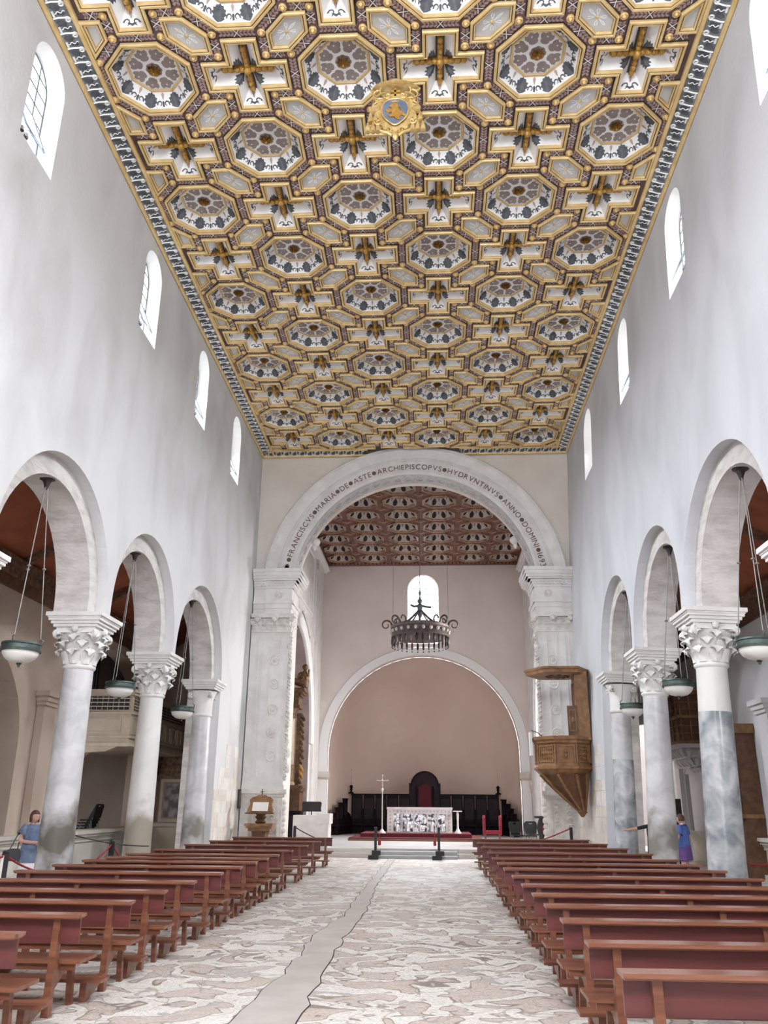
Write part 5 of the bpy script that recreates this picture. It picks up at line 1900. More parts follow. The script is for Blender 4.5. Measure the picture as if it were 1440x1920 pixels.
for k in range(8):
    an = k * pi / 4
    if cos(an) > .8: continue
    ap = .84 * cos(pi / 8)
    R = Matrix.Rotation(an, 3, 'Z')
    m = MB()
    m.ring([(-.27, 3.03), (.27, 3.03), (.27, 3.53), (-.27, 3.53)], [(0, 0), (0, .03), (.04, .03), (.05, 0)], fn=lambda u, v, w: (ap + w, u, v))
    if k % 2 == 0:
        m.tube([(ap + .02, .09 * cos(a), 3.28 + .15 * sin(a)) for a in [2 * pi * q / 14 for q in range(14)]], .02, 5, 0, True)
        m.sphere((ap + .01, 0, 3.33), .045, 8, 5); m.sphere((ap + .01, 0, 3.22), .055, 8, 5, 0, (.6, 1, 1.3))
    else:
        for a in range(5):
            for b in range(3): m.sphere((ap + .012, -.18 + .09 * a, 3.15 + .13 * b), .035, 6, 4)
    m.xf(lambda p: R @ p)
    m.build('carved_panel', OAK, bk, 40)
    an2 = an + pi / 8
    m = MB(); m.lathe([(.05, 3.0), (.035, 3.05), (.035, 3.5), (.055, 3.56)], 8, (.85 * cos(an2), .85 * sin(an2), 0)); m.build('corner_shaft', OAK, bk, 40)
m = MB(); stack(m, [(.72, 2.70, 0), (.48, 2.25, .20), (.10, 1.62, .50)]); tl = m.build('tapered_foot', OAKD, t)
for k in range(8):
    an = pi / 8 + k * pi / 4
    m = MB()
    m.tube([(.73 * cos(an), .73 * sin(an), 2.69), (.20 + .49 * cos(an), .49 * sin(an), 2.24), (.50 + .11 * cos(an), .11 * sin(an), 1.62)], [.05, .045, .03], 6)
    m.build('foot_rib', OAK, tl, 50)
m = MB(); stack(m, [(.12, 1.66, .5), (.16, 1.60, .5), (.10, 1.54, .5), (.04, 1.46, .5)]); m.build('drop_finial', OAK, t)
m = MB(); m.box(.50, .80, -.42, .42, 3.70, 5.80); m.box(.44, .84, -.50, -.38, 3.7, 5.8); bp_ = m.build('back_panel', OAK, t)
m = MB(); m.ring([(-.30, 3.95), (.30, 3.95), (.30, 5.5), (-.30, 5.5)], [(0, 0), (0, .04), (.05, .04), (.06, 0)], fn=lambda u, v, w: (.50 - w, u, v)); m.build('panel_frame', OAKD, bp_)
m = MB(); m.box(.16, .46, -.56, -.50, 3.75, 4.72); dr = m.build('open_door', OAKD, t)
m = MB(); m.ring([(.20, 3.95), (.42, 3.95), (.42, 4.6), (.20, 4.6)], [(0, 0), (0, -.02), (.03, -.02), (.035, 0)], fn=lambda u, v, w: (u, -.56 + w, v)); m.sphere((.31, -.57, 4.28), .06, 8, 5, 0, (1, .4, 1.8)); m.build('door_carving', OAK, dr, 40)
m = MB(); stack(m, [(.86, 5.70, 0), (1.0, 5.72, 0), (1.02, 5.80, 0), (1.06, 5.84, 0), (1.06, 5.90, 0), (.9, 5.92, 0)], 6, 0); sb = m.build('sounding_board', OAK, t)
m = MB(); m.lathe([(.22, 5.695), (.16, 5.66), (.05, 5.62), (0, 5.6)], 8)
for k in range(8): m.sphere((.3 * cos(k * pi / 4), .3 * sin(k * pi / 4), 5.69), .10, 6, 4, 0, (1, 1, .3))
m.build('underside_carving', OAKD, sb, 50)
m = MB(); m.box(-1.0, -.93, -.22, .12, 3.25, 3.95); m.v = [(p[0], p[1], p[2]) for p in m.v]
o = m.build('white_cloth', BOOKP, t)
m = MB(); m.tube([(-.62, -.3, 3.8), (-.75, -.3, 3.92), (-.95, -.25, 4.0)], .015, 5); m.build('microphone', BLACK, t)

# ------------------------------------------------------------------ chandelier
t = thing('crown_chandelier', 'wrought iron crown chandelier with hanging drops and a small winged figure, below the east window', 'chandelier', (.13, 36, 8.7))
Rr = 1.24
m = MB(); m.lathe([(Rr, 0), (Rr + .04, .02), (Rr + .03, .10), (Rr, .14), (Rr, .36), (Rr + .05, .40), (Rr + .06, .50), (Rr, .54), (Rr - .05, .5), (Rr - .05, .02), (Rr, 0)], 40); m.build('crown_band', mat('chandelier_iron', (.10, .075, .075), (.20, .16, .15), scale=14, rough=.5, metal=.5, bump=.8, bscale=20), t, 40)
CH = bpy.data.materials['chandelier_iron']
m = MB(); m.lathe([(0, -.16), (.5, -.12), (.95, -.04), (Rr - .03, .02)], 32); m.build('bowl', CH, t, 50)
for k in range(30):
    an = 2 * pi * k / 30
    m = MB(); c = (Rr * cos(an), Rr * sin(an), 0)
    m.lathe([(.0, .02), (.035, -.02), (.05, -.12), (.045, -.26), (.02, -.32), (0, -.34)], 6, c); m.sphere((c[0], c[1], -.40), .035, 6, 4)
    m.build('drop', BLACK if k % 3 else CH, t, 50)
for k in range(24):
    an = 2 * pi * (k + .5) / 24
    m = MB(); m.sphere(((Rr + .03) * cos(an), (Rr + .03) * sin(an), .26), .075, 7, 5, 0, (1, 1, 1.2)); m.build('crystal', mat('chandelier_glass', (.55, .52, .50), rough=.2) if k == 0 else bpy.data.materials['chandelier_glass'], t, 60)
for k in range(8):
    an = 2 * pi * k / 8
    m = MB()
    pts = []
    for q in range(20):
        th = pi * .95 - 2.2 * pi * q / 19
        r = .24 * (1 - .68 * q / 19)
        pts.append(((Rr + .02 + .24 + r * cos(th)) * cos(an), (Rr + .02 + .24 + r * cos(th)) * sin(an), .58 + r * sin(th)))
    m.tube([(Rr * cos(an), Rr * sin(an), .45)] + pts, [.05] + [.045 - .025 * q / 19 for q in range(20)], 6)
    pts = [((Rr - .1 - .14 * (1 - cos(th))) * cos(an), (Rr - .1 - .14 * (1 - cos(th))) * sin(an), .72 + .16 * sin(th)) for th in [1.6 * pi * q / 11 for q in range(12)]]
    m.tube(pts, .035, 5)
    m.build('scroll_arm', CH, t, 60)
    m = MB()
    m.tube([((Rr - .2) * cos(an), (Rr - .2) * sin(an), .52), (.75 * cos(an), .75 * sin(an), .62), (.35 * cos(an), .35 * sin(an), .95), (.06 * cos(an), .06 * sin(an), 1.25)], .03, 5)
    m.build('inner_stay', CH, t, 60)
BLUEI = mat('backlit_iron', (.12, .15, .17), rough=.6)
m = MB()
m.lathe([(.05, .9), (.12, 1.1), (.10, 1.3), (.13, 1.45), (.06, 1.55)], 10)
m.sphere((0, 0, 1.66), .11, 10, 7)
m.tube([(-.1, 0, 1.45), (-.25, 0, 1.42), (-.42, 0, 1.50)], .045, 6); m.tube([(.1, 0, 1.45), (.28, 0, 1.40), (.5, 0, 1.38)], .045, 6)
m.build('winged_figure', BLUEI, t, 60)
m = MB(); m.lathe([(.05, 1.76), (.02, 1.9), (.05, 2.0), (.07, 2.05), (.03, 2.1), (.015, 2.2), (.012, 5.95)], 6); m.build('hanging_rod', BLUEI, t)
for sx in (-1.2, 1.25):
    m = MB(); m.tube([(sx, 0, .5), (sx, .2, 6.0)], .008, 4); m.build('hanging_wire', STEEL, t)

# ------------------------------------------------------------------ coat of arms hanging under the ceiling
t = thing('coat_of_arms', 'gilded coat of arms with a blue lion shield, hat and tassels, hanging below the ceiling', 'coat of arms', (.10, 11.45, 12.86))
t.scale = (.92, .92, .92)
F = lambda u, v, w: (u, -w, v)
def blob(pts, n=4):
    out = []
    k = len(pts)
    for i in range(k):
        p0, p1, p2, p3 = [Vector(pts[(i + d) % k]) for d in (-1, 0, 1, 2)]
        for j in range(n):
            s_ = j / n
            out.append(tuple(.5 * ((2 * p1) + (p2 - p0) * s_ + (2 * p0 - 5 * p1 + 4 * p2 - p3) * s_ ** 2 + (3 * p1 - p0 - 3 * p2 + p3) * s_ ** 3)))
    return out
car = [(0, .10), (.10, .18), (.22, .16), (.26, .26), (.36, .30), (.32, .42), (.40, .52), (.35, .64), (.41, .74), (.33, .82), (.30, .93), (.20, .95), (.10, 1.02)]
car = car + [(-x, y) for x, y in car[:0:-1]]
m = MB(); m.plate(blob(car), F, 0, .06); cz = m.build('cartouche', GOLD3, t)
for sx in (-1, 1):
    for cx, cy, r, tw in ((.37, .66, .07, 1), (.33, .34, .075, -1), (.12, .13, .07, 1), (.15, .98, .08, -1), (.05, .04, .05, 1)):
        m = MB(); m.tube([(sx * (cx + r * (1 - q / 16) * cos(tw * .55 * q)), -.07, cy + r * (1 - q / 16) * sin(tw * .55 * q)) for q in range(14)], .018, 5); m.build('scroll', GOLD3, cz, 60)
    m = MB(); m.tube([(sx * .06, -.06, .0), (sx * .14, -.07, .06), (sx * .26, -.07, .10), (sx * .34, -.06, .2)], [.03, .04, .035, .015], 6); m.build('leaf_scroll', GOLD3, cz, 60)
m = MB(); m.lathe([(.0, -.12), (.05, -.05), (.06, .04), (.0, .10)], 8, (0, -.06, 0))
m.build('pendant_drop', GOLD3, cz, 60)
sh_ = [(0, .24), (.10, .30), (.20, .42), (.245, .58), (.22, .74), (.12, .83), (0, .85)]
sh_ = sh_ + [(-x, y) for x, y in sh_[-2:0:-1]]
m = MB(); m.plate(blob(sh_), F, .06, .10); sd_ = m.build('shield', SHIELDBLUE, t)
m = MB(); m.tube([F(u * 1.05, (v - .55) * 1.05 + .55, .10) for u, v in blob(sh_)], .016, 5, 0, True); m.build('shield_rim', GOLD3, sd_, 60)
lion = [(-.14, .44), (-.08, .40), (-.02, .41), (.03, .34), (.09, .33), (.08, .40), (.13, .44), (.18, .40), (.22, .43), (.16, .50), (.10, .52), (.07, .60), (.05, .70), (-.01, .74), (-.08, .72), (-.11, .66), (-.06, .62), (-.14, .58), (-.17, .62), (-.19, .56), (-.12, .51), (-.06, .53), (-.07, .47)]
m = MB(); m.plate(lion, F, .10, .125); m.build('lion', GOLD2, sd_)
m = MB(); m.tube([F(.10 + .03 * sin(q * .7), .50 + .03 * q, .115) for q in range(7)], .014, 5); m.build('lion_tail', GOLD2, sd_)
m = MB(); m.plate([(-.06, .765), (.06, .765), (.075, .81), (.035, .79), (0, .82), (-.035, .79), (-.075, .81)], F, .10, .12); m.build('crown', GOLD3, sd_)
m = MB()
m.lathe([(0, 1.42), (.10, 1.42), (.14, 1.38), (.15, 1.28), (.30, 1.26), (.44, 1.22), (.46, 1.19), (.40, 1.18), (.12, 1.21), (0, 1.22)], 24, (0, -.02, 0), 0, 0, 2 * pi, 1, .45)
m.build('hat', GOLD3, t, 40)
m = MB(); m.box(-.02, .02, -.06, -.02, .98, 1.2); m.box(-.10, .10, -.06, -.02, 1.08, 1.13); m.build('cross', GOLD2, t)
for sx in (-1, 1):
    m = MB()
    m.tube([(sx * (.20 + .012 * q + .085 * sin(q * .9)), -.05 - .02 * cos(q), 1.20 - .030 * q + .05 * cos(q * .9)) for q in range(16)], .020, 6)
    m.tube([(sx * (.42 - .008 * q + .07 * sin(q * .9 + 2)), -.05 + .02 * cos(q), 1.20 - .028 * q + .05 * cos(q * .9 + 2)) for q in range(14)], .020, 6)
    m.build('cord', GOLD3, t, 60)
    for row, xs_ in enumerate(((.43,), (.38, .48), (.33, .43, .53))):
        for x in xs_:
            m = MB(); z = .74 - .24 * row
            m.lathe([(.0, z + .10), (.025, z + .08), (.03, z + .03), (.045, z - .02), (.058, z - .14), (0, z - .15)], 8, (sx * x, -.04, 0)); m.tube([(sx * x, -.04, z + .09), (sx * (x * .5 + .215), -.04, z + .22)], .008, 4); m.build('tassel', GOLD3, t, 50)
m = MB(); m.tube([(0, 0, 1.40), (0, 0, 2.31)], .012, 5); m.build('hanging_rod', IRON, t)

# ------------------------------------------------------------------ organ loft
t = thing('organ_loft', 'cream panelled organ loft projecting from the side chapel behind the columns', 'organ loft', (-8.45, 25.0, 0))
m = MB()
m.box(-3.0, 0, 0, 5.6, 3.35, 3.45); m.box(-3.0, -.02, .02, 5.6, 3.45, 5.0)
bd = m.build('balcony_body', LOFT, t)
m = MB()
for p, z0, z1 in ((.10, 4.93, 5.03), (.06, 4.86, 4.93), (.05, 4.30, 4.36), (.07, 3.36, 3.46), (.04, 3.60, 3.66)):
    m.box(-3.0, p, -p, 5.6, z0, z1)
m.build('balcony_moulding', LOFT, t)
for k in range(14):
    m = MB(); m.box(-2.45 + .17 * k, -2.30 + .17 * k - .02, -.012, .02, 4.43, 4.82); m.build('grille_slot', BLACK, bd)
for k in range(3):
    m = MB(); m.box(-2.5, -.08, -.02, .015, 4.51 + .12 * k, 4.54 + .12 * k); m.build('grille_bar', LOFT, bd)
for k in range(10):
    m = MB(); m.box(-.02, .012, .2 + .53 * k, .62 + .53 * k, 4.43, 4.82); m.build('grille_slot', mat('grille_dark', (.10, .08, .07), rough=.8) if k == 0 else bpy.data.materials['grille_dark'], bd)
for k in range(4):
    m = MB(); m.box(-.01, .02, .15, 5.4, 4.47 + .09 * k, 4.49 + .09 * k); m.build('grille_bar', LOFT, bd)
for x0, x1 in ((-2.9, -2.0), (-1.8, -.3)):
    m = MB(); m.ring([(x0, 3.75), (x1, 3.75), (x1, 4.2), (x0, 4.2)], [(0, 0), (0, -.03), (.04, -.03), (.05, 0)], fn=lambda u, v, w: (u, .015 + w, v)); m.build('raised_panel', LOFT, bd)
for k in range(8):
    y0 = .18 + .66 * k
    m = MB(); m.ring([(y0, 3.72), (y0 + .5, 3.72), (y0 + .5, 4.24), (y0, 4.24)], [(0, 0), (0, .03), (.04, .03), (.05, 0)], fn=lambda u, v, w: (-.02 + w, u, v)); m.build('raised_panel', LOFT, bd)
m = MB()
m.plate([(-.35, 3.36), (-.7, 3.22), (-1.3, 3.18), (-1.45, 3.05), (-1.6, 2.95), (-2.6, 2.85), (-3.0, 2.6), (-3.0, 3.36)], lambda u, v, w: (u, w, v), .05, .35); m.build('support_bracket', LOFT, t)
t = thing('organ_pipes', 'dark organ pipes and case under the arch above the cream loft', 'organ', (-11.3, 25.0, 3.45))
m = MB(); m.box(-.6, -.3, -2.2, 4.2, 0, 3.4); m.build('case', WALNUT, t)
for k in range(28):
    yy = -2.0 + .22 * k
    hh = 2.4 + .55 * abs(sin(k * .45))
    m = MB(); m.lathe([(.03, 1.3), (.075, 1.5), (.075, hh + .6), (0, hh + .6)], 8, (0, yy, 0)); m.build('pipe', PIPE, t, 40)
m = MB(); m.box(-.35, .25, -2.2, 4.2, 1.05, 1.35); m.build('wind_chest', WALNUT, t)
m = MB(); m.box(-.1, .12, .4, .75, 1.3, 3.3); m.build('case_post', mat('case_brown', (.20, .14, .11), rough=.7), t)

# stacked chairs seen over the chapel parapet
for k in range(7):
    o = black_chair(-10.55 + .05 * k, 27.4 - .02 * k, .30 + .085 * k, -1.75, ('lowest' if k == 0 else ORD[k] + ' from the bottom') + ' of the stacked black chairs behind the parapet')
    o['group'] = 'stacked black chairs in the chapel'

# side altar at the end of the organ aisle
t = thing('side_altar', 'dark carved side altar with a framed relief, at the end of the organ aisle', 'altar', (-8.3, 30.75, 0))
m = MB(); m.box(-1.1, 1.1, -.5, .2, 0, 1.0); m.build('mensa', LOFT, t)
m = MB(); m.box(-1.2, 1.2, -.6, .2, 1.0, 1.12); m.build('mensa_top', LOFT, t)
m = MB(); m.box(-.75, .75, -.1, .15, 1.2, 2.5); fr = m.build('relief_panel', mat('relief_plaster', (.40, .37, .35), (.16, .13, .13), scale=3.5, rough=.8, bump=.6, lo=.4, hi=.6), t)
m = MB(); m.ring([(-.82, 1.14), (.82, 1.14), (.82, 2.58), (-.82, 2.58)], [(0, 0), (0, -.08), (.10, -.08), (.14, 0)], fn=lambda u, v, w: (u, -.1 + w, v)); m.build('relief_frame', LOFT, fr)
m = MB(); m.box(-1.2, 1.2, -.25, .2, 2.6, 2.78); m.box(-1.05, 1.05, -.12, .2, 2.78, 3.9); m.plate([(-1.05, 3.9), (1.05, 3.9), (.6, 4.5), (0, 4.9), (-.6, 4.5)], lambda u, v, w: (u, w, v), -.1, .2); m.build('retable', GILTBROWN, t)

# gilded altarpiece in the north crossing arch
t = thing('gilded_altarpiece', 'tall dark gilded altarpiece with a column and scrolls, beside the chancel pilaster', 'altarpiece', (-5.50, 37.2, .29))
m = MB(); m.box(-1.6, .42, -.35, .7, 0, 2.0); m.build('pedestal', OAKD, t)
m = MB(); m.box(-1.7, .50, -.45, .7, 2.0, 2.12); m.box(-1.65, .56, -.5, .7, 2.12, 2.25); m.build('pedestal_cornice', GILTBROWN, t)
m = MB(); m.box(-.62, .06, -.37, -.33, .9, 1.9); m.sphere((-.28, -.36, 1.4), .3, 10, 6, 0, (1, .3, 1.3)); m.build('pedestal_carving', GILTBROWN, t, 50)
m = MB(); m.lathe([(.36, 2.25), (.38, 2.32), (.33, 2.38), (.33, 3.1), (.30, 3.14), (.285, 5.0), (.33, 5.05)], 18, (-.22, -.1, 0)); cl = m.build('column', FADED, t, 40)
m = MB(); m.lathe([(.345, 2.4), (.36, 2.7), (.345, 3.1)], 18, (-.22, -.1, 0)); m.build('carved_drum', GILTBROWN, cl, 40)
m = MB(); m.lathe([(.30, 5.02), (.33, 5.2), (.42, 5.45), (.46, 5.5)], 12, (-.22, -.1, 0)); m.build('capital', GILTBROWN, cl)
m = MB(); m.box(.12, .30, -.05, .5, 2.25, 5.3); m.build('side_pilaster', GILTBROWN, t)
rnd = random.Random(8)
for k in range(11):
    m = MB()
    z = 2.4 + .27 * k
    w_ = .13 + .10 * abs(sin(k * 1.1))
    m.tube([(.30 + w_ * (1 - q / 18) * (1 + cos(.6 * q + 2)) * .6, -.02 + .02 * q * .3, z + w_ * (1 - q / 18) * sin(.6 * q)) for q in range(14)], .05, 5)
    m.build('scroll_ornament', GOLD2 if k in (1, 2) else GILTBROWN, t, 60)
m = MB()
for p, z0, z1 in ((.06, 5.5, 5.62), (.0, 5.62, 6.0), (.10, 6.0, 6.10), (.20, 6.10, 6.2), (.28, 6.2, 6.34)): m.box(-1.3 - p, .22 + p, -.35 - p, .6, z0, z1)
m.build('entablature', GILTBROWN, t)
m = MB(); m.tube([(-1.2, -.2, 7.2), (-.7, -.22, 6.95), (-.2, -.25, 6.75), (.2, -.25, 6.6), (.45, -.25, 6.5)], [.10, .13, .15, .16, .12], 7); m.tube([(.30 + .18 * (1 - q / 16) * cos(.6 * q), -.25, 6.85 + .2 * (1 - q / 16) * sin(.6 * q)) for q in range(14)], .09, 6); m.build('broken_pediment', GILTBROWN, t, 50)
m = MB(); m.lathe([(.16, 6.4), (.2, 6.7), (.12, 7.1), (.05, 7.2)], 10, (.42, -.1, 0)); m.sphere((.42, -.1, 7.32), .14, 9, 6); m.tube([(.42, -.1, 7.05), (.6, -.2, 6.9), (.62, -.25, 7.2)], .05, 6); m.build('carved_angel', GILTBROWN, t, 60)
m = MB(); m.sphere((-.35, -.1, 7.3), .2, 8, 6, 0, (1, 1, 1.6)); m.sphere((-.7, -.1, 7.45), .16, 8, 6, 0, (1.2, 1, 1.4)); m.build('crest', GILTBROWN, t, 60)
t = thing('confessional', 'dark panelled wooden confessional between the pilaster and the white ambo', 'confessional', (-4.98, 34.2, .29))
m = MB(); m.box(-.42, .42, -.4, .4, 0, 1.18); bd = m.build('body', WALNUT, t)
for x0 in (-.36, .03):
    m = MB(); m.box(x0, x0 + .33, -.42, -.39, .12, 1.05); m.build('door_panel', WALNUT2, bd)
m = MB(); m.box(-.46, .46, -.44, .44, 1.18, 1.24); m.build('top', WALNUT, t)

# ------------------------------------------------------------------ wooden balcony on the pulpit side
t = thing('wooden_balcony', 'dark lattice wooden balcony on a white scrolled corbel, in the pulpit-side aisle', 'balcony', (8.62, 28.0, 0))
m = MB(); m.box(0, 1.6, 0, 2.9, 3.75, 5.35); bd = m.build('body', OAKD, t)
m = MB()
for p, z0, z1 in ((.10, 5.25, 5.42), (.06, 4.50, 4.60), (.09, 3.70, 3.80)): m.box(-p, 1.6, -p, 2.9, z0, z1)
m.build('cornice', OAK, t)
for k in range(6):
    m = MB(); m.box(-.04, .0, .1 + .48 * k, .16 + .48 * k, 3.8, 5.25); m.build('mullion', OAK, bd)
for k in range(5):
    m = MB(); m.box(.05 + .3 * k, .09 + .3 * k, -.04, 0, 3.8, 5.25); m.build('mullion', OAK, bd)
for z in (4.02, 4.26, 4.78, 5.0):
    m = MB(); m.box(0, 1.6, -.03, 0, z, z + .03); m.box(-.03, 0, 0, 2.9, z, z + .03); m.build('lattice_rail', OAK, bd)
m = MB(); m.box(-.08, 1.6, -.08, 2.9, 3.58, 3.70); cb = m.build('corbel_slab', AISLEW, t)
for lv, (ins, z0, z1) in enumerate(((.05, 3.30, 3.58), (.40, 3.05, 3.30), (.75, 2.85, 3.05))):
    for k in range(7 - 2 * lv):
        m = MB(); m.tube([(ins + .02, ins + .15 + .36 * k, z1), (ins - .02, ins + .15 + .36 * k, (z0 + z1) / 2 + .05), (ins + .10, ins + .15 + .36 * k, z0)], [.07, .10, .05], 6); m.build('scroll_corbel', AISLEW, cb, 60)
    for k in range(4 - lv):
        m = MB(); m.tube([(ins + .2 + .34 * k, ins + .02, z1), (ins + .2 + .34 * k, ins - .02, (z0 + z1) / 2 + .05), (ins + .2 + .34 * k, ins + .10, z0)], [.07, .10, .05], 6); m.build('scroll_corbel', AISLEW, cb, 60)
    m = MB(); m.box(ins + .12, 1.6, ins + .12, 2.9, z0, z1); m.build('corbel_core', AISLEW, cb)
t = thing('aisle_retable', 'dark wooden retable standing against the wall under the balcony side aisle', 'retable', (9.02, 24.6, 0))
m = MB(); m.box(-.1, .4, -.7, .7, 0, 3.7); m.build('body', OAKD, t)
m = MB(); m.box(-.25, .4, -.8, .8, 3.7, 3.95); m.box(-.2, .4, -.75, .75, 1.5, 1.6); m.build('cornice', OAK, t)
for sy in (-.5, .5):
    m = MB(); m.lathe([(.10, 1.6), (.08, 1.7), (.075, 3.5), (.11, 3.7)], 10, (-.14, sy, 0)); m.build('colonnette', OAK, t, 40)
t = thing('dark_notice_board', 'tall black notice board on a stand near the end of the pulpit-side aisle', 'notice board', (7.75, 26.2, 0))
m = MB(); m.box(-.17, .17, 0, .05, .95, 2.0); m.build('board', BLACK, t)
m = MB(); m.tube([(0, .09, .0), (0, .09, 1.2)], .03, 6); m.lathe([(.2, 0), (.2, .02), (.03, .04)], 12, (0, .09, 0)); m.build('stand', BLACK, t)
# ------------------------------------------------------------------ people
def skin_body(name, V, Ed, mats, zone, parent, loc):
    """V: {key:(x,y,z,r)}; grown with a skin modifier, then frozen"""
    keys = list(V)
    me = bpy.data.meshes.new(name)
    me.from_pydata([V[k][:3] for k in keys], [(keys.index(a), keys.index(b)) for a, b in Ed], [])
    o = bpy.data.objects.new(name, me)
    COL.objects.link(o)
    sk = o.modifiers.new('skin', 'SKIN')
    for i, k in enumerate(keys):
        r = V[k][3]
        me.skin_vertices[0].data[i].radius = (r, r) if not isinstance(r, tuple) else r
        me.skin_vertices[0].data[i].use_root = (i == 0)
    ss = o.modifiers.new('sub', 'SUBSURF')
    ss.levels = ss.render_levels = 2
    dg = bpy.context.evaluated_depsgraph_get()
    m2 = bpy.data.meshes.new_from_object(o.evaluated_get(dg))
    bpy.data.objects.remove(o)
    m2.name = name
    m2.materials.clear()
    for mt in mats: m2.materials.append(mt)
    for p in m2.polygons:
        p.material_index = zone(p.center)
        p.use_smooth = True
    return put(m2, name, parent, loc)

def hand_edges(V, Ed, pre, wrist, d, up):
    """palm and five fingers from the wrist along d"""
    wrist, d, up = Vector(wrist), Vector(d).normalized(), Vector(up).normalized()
    s = d.cross(up).normalized()
    palm = wrist + d * .07
    V[pre + 'palm'] = (*palm, (.030, .018))
    Ed.append((pre + 'wrist', pre + 'palm'))
    for i, (off, L) in enumerate(((-.030, .065), (-.010, .078), (.010, .074), (.028, .058))):
        a = palm + d * .03 + s * off
        b = a + d * L * .5 - up * .010
        c = b + d * L * .45 - up * .030
        for nm, p in (('a', a), ('b', b), ('c', c)): V[pre + 'f%d%s' % (i, nm)] = (*p, .0085)
        Ed += [(pre + 'palm', pre + 'f%da' % i), (pre + 'f%da' % i, pre + 'f%db' % i), (pre + 'f%db' % i, pre + 'f%dc' % i)]
    a = wrist + d * .04 - s * .045
    b = a + d * .035 - s * .012
    V[pre + 'ta'] = (*a, .010); V[pre + 'tb'] = (*b, .009)
    Ed += [(pre + 'palm', pre + 'ta'), (pre + 'ta', pre + 'tb')]

def head(parent, c, r, yaw, hairlen, hair_mat):
    """face with eyes, nose, mouth, ears and hair; c is the head centre"""
    M = Matrix.Rotation(yaw, 3, 'Z')
    c = Vector(c)
    m = MB()
    n, k = 18, 14
    vs = []
    for j in range(k + 1):
        th = pi * j / k
        for i in range(n):
            a = 2 * pi * i / n
            x, y, z = sin(th) * cos(a), sin(th) * sin(a), cos(th)
            jaw = 1 - .28 * max(0, -z) * (1 if y > -.3 else .6)
            px, py, pz = .78 * x * jaw, .92 * y * (jaw * .6 + .4), 1.18 * z
            if y > .75 and abs(x) < .25 and -.35 < z < .2: py += .12 * (1 - abs(x) / .25) * (1 if z < -.05 else .5)
            vs.append(Vector((px, py, pz)) * r)
    m.add(vs, [(j * n + i, (j + 1) * n + i, (j + 1) * n + (i + 1) % n, j * n + (i + 1) % n) for j in range(k) for i in range(n)])
    for sx in (-1, 1): m.sphere((sx * .78 * r, -.05 * r, -.05 * r), .2 * r, 7, 5, 0, (.4, .7, 1.2))
    m.xf(lambda p: M @ p + c)
    h = m.build('head', SKIN, parent, 70)
    m = MB()
    for sx in (-1, 1): m.sphere((sx * .30 * r, .82 * r, .08 * r), .09 * r, 7, 5, 0, (1.2, .5, .7))
    m.xf(lambda p: M @ p + c)
    m.build('eyes', BLACK, h, 60)
    m = MB(); m.sphere((0, .80 * r, -.52 * r), .2 * r, 8, 5, 0, (1.2, .3, .3)); m.xf(lambda p: M @ p + c); m.build('mouth', mat('lips', (.45, .16, .14), rough=.6) if 'lips' not in bpy.data.materials else bpy.data.materials['lips'], h, 60)
    m = MB()
    vs = []
    for j in range(11):
        th = pi * (.02 + (.52 + hairlen) * j / 10)
        for i in range(20):
            a = 2 * pi * i / 20
            x, y, z = sin(th) * cos(a), sin(th) * sin(a), cos(th)
            if j > 5 and y > .35:
                f_ = (y - .35) / .65
                y2, z2 = y * (1 - .9 * f_), max(z, .30)
                vs.append(Vector((.86 * x, .9 * y2 if z < .3 else .98 * y, 1.24 * z2)) * r)
            else:
                zz = z if z > -.2 else -.2 + (z + .2) * 1.3
                vs.append(Vector((.90 * (x if z > -.2 else cos(a) * .95), 1.04 * (y if z > -.2 else sin(a) * .9) - .04, 1.25 * zz)) * r)
    m.add(vs, [(j * 20 + i, (j + 1) * 20 + i, (j + 1) * 20 + (i + 1) % 20, j * 20 + (i + 1) % 20) for j in range(10) for i in range(20)])
    m.xf(lambda p: M @ p + c)
    m.build('hair', hair_mat, h, 60)
    return h

def human(name, label, loc, rz, V, Ed, mats, zone, hd):
    root = thing(name, label, 'person', loc, (0, 0, rz))
    b = skin_body('body', V, Ed, mats, zone, root, (0, 0, 0))
    head(root, *hd)
    return root

# woman in a blue dress with a handbag (facing +x, looking over to the nave)
def standing(h, arm_l, arm_r, hand_l, hand_r):
    k = h / 1.66
    V = {'pelvis': (0, 0, .92, (.135, .10)), 'waist': (0, .0, 1.06, (.12, .09)), 'chest': (0, .0, 1.25, (.145, .10)), 'neckb': (0, 0, 1.38, (.075, .065)), 'neck': (0, .01, 1.47, .05),
         'ls': (-.16, 0, 1.34, .055), 'rs': (.16, 0, 1.34, .055),
         'lh': (-.085, 0, .86, .095), 'rh': (.085, 0, .86, .095), 'lk': (-.09, .02, .48, .062), 'rk': (.09, .02, .48, .062), 'lc': (-.09, .0, .32, .056), 'rc': (.09, .0, .32, .056),
         'la': (-.09, -.01, .09, .038), 'ra': (.09, -.01, .09, .038), 'lt': (-.10, .12, .035, .036), 'rt': (.10, .12, .035, .036)}
    Ed = [('pelvis', 'waist'), ('waist', 'chest'), ('chest', 'neckb'), ('neckb', 'neck'), ('chest', 'ls'), ('chest', 'rs'), ('pelvis', 'lh'), ('pelvis', 'rh'), ('lh', 'lk'), ('rh', 'rk'), ('lk', 'lc'), ('rk', 'rc'), ('lc', 'la'), ('rc', 'ra'), ('la', 'lt'), ('ra', 'rt')]
    for pre, sh, (el, wr), hd_ in (('l', 'ls', arm_l, hand_l), ('r', 'rs', arm_r, hand_r)):
        V[pre + 'e'] = (*el, .042)
        V[pre + 'wrist'] = (*wr, .028)
        Ed += [(sh, pre + 'e'), (pre + 'e', pre + 'wrist')]
        hand_edges(V, Ed, pre, wr, *hd_)
    return {a: (b[0] * k, b[1] * k, b[2] * k, b[3]) for a, b in V.items()}, Ed
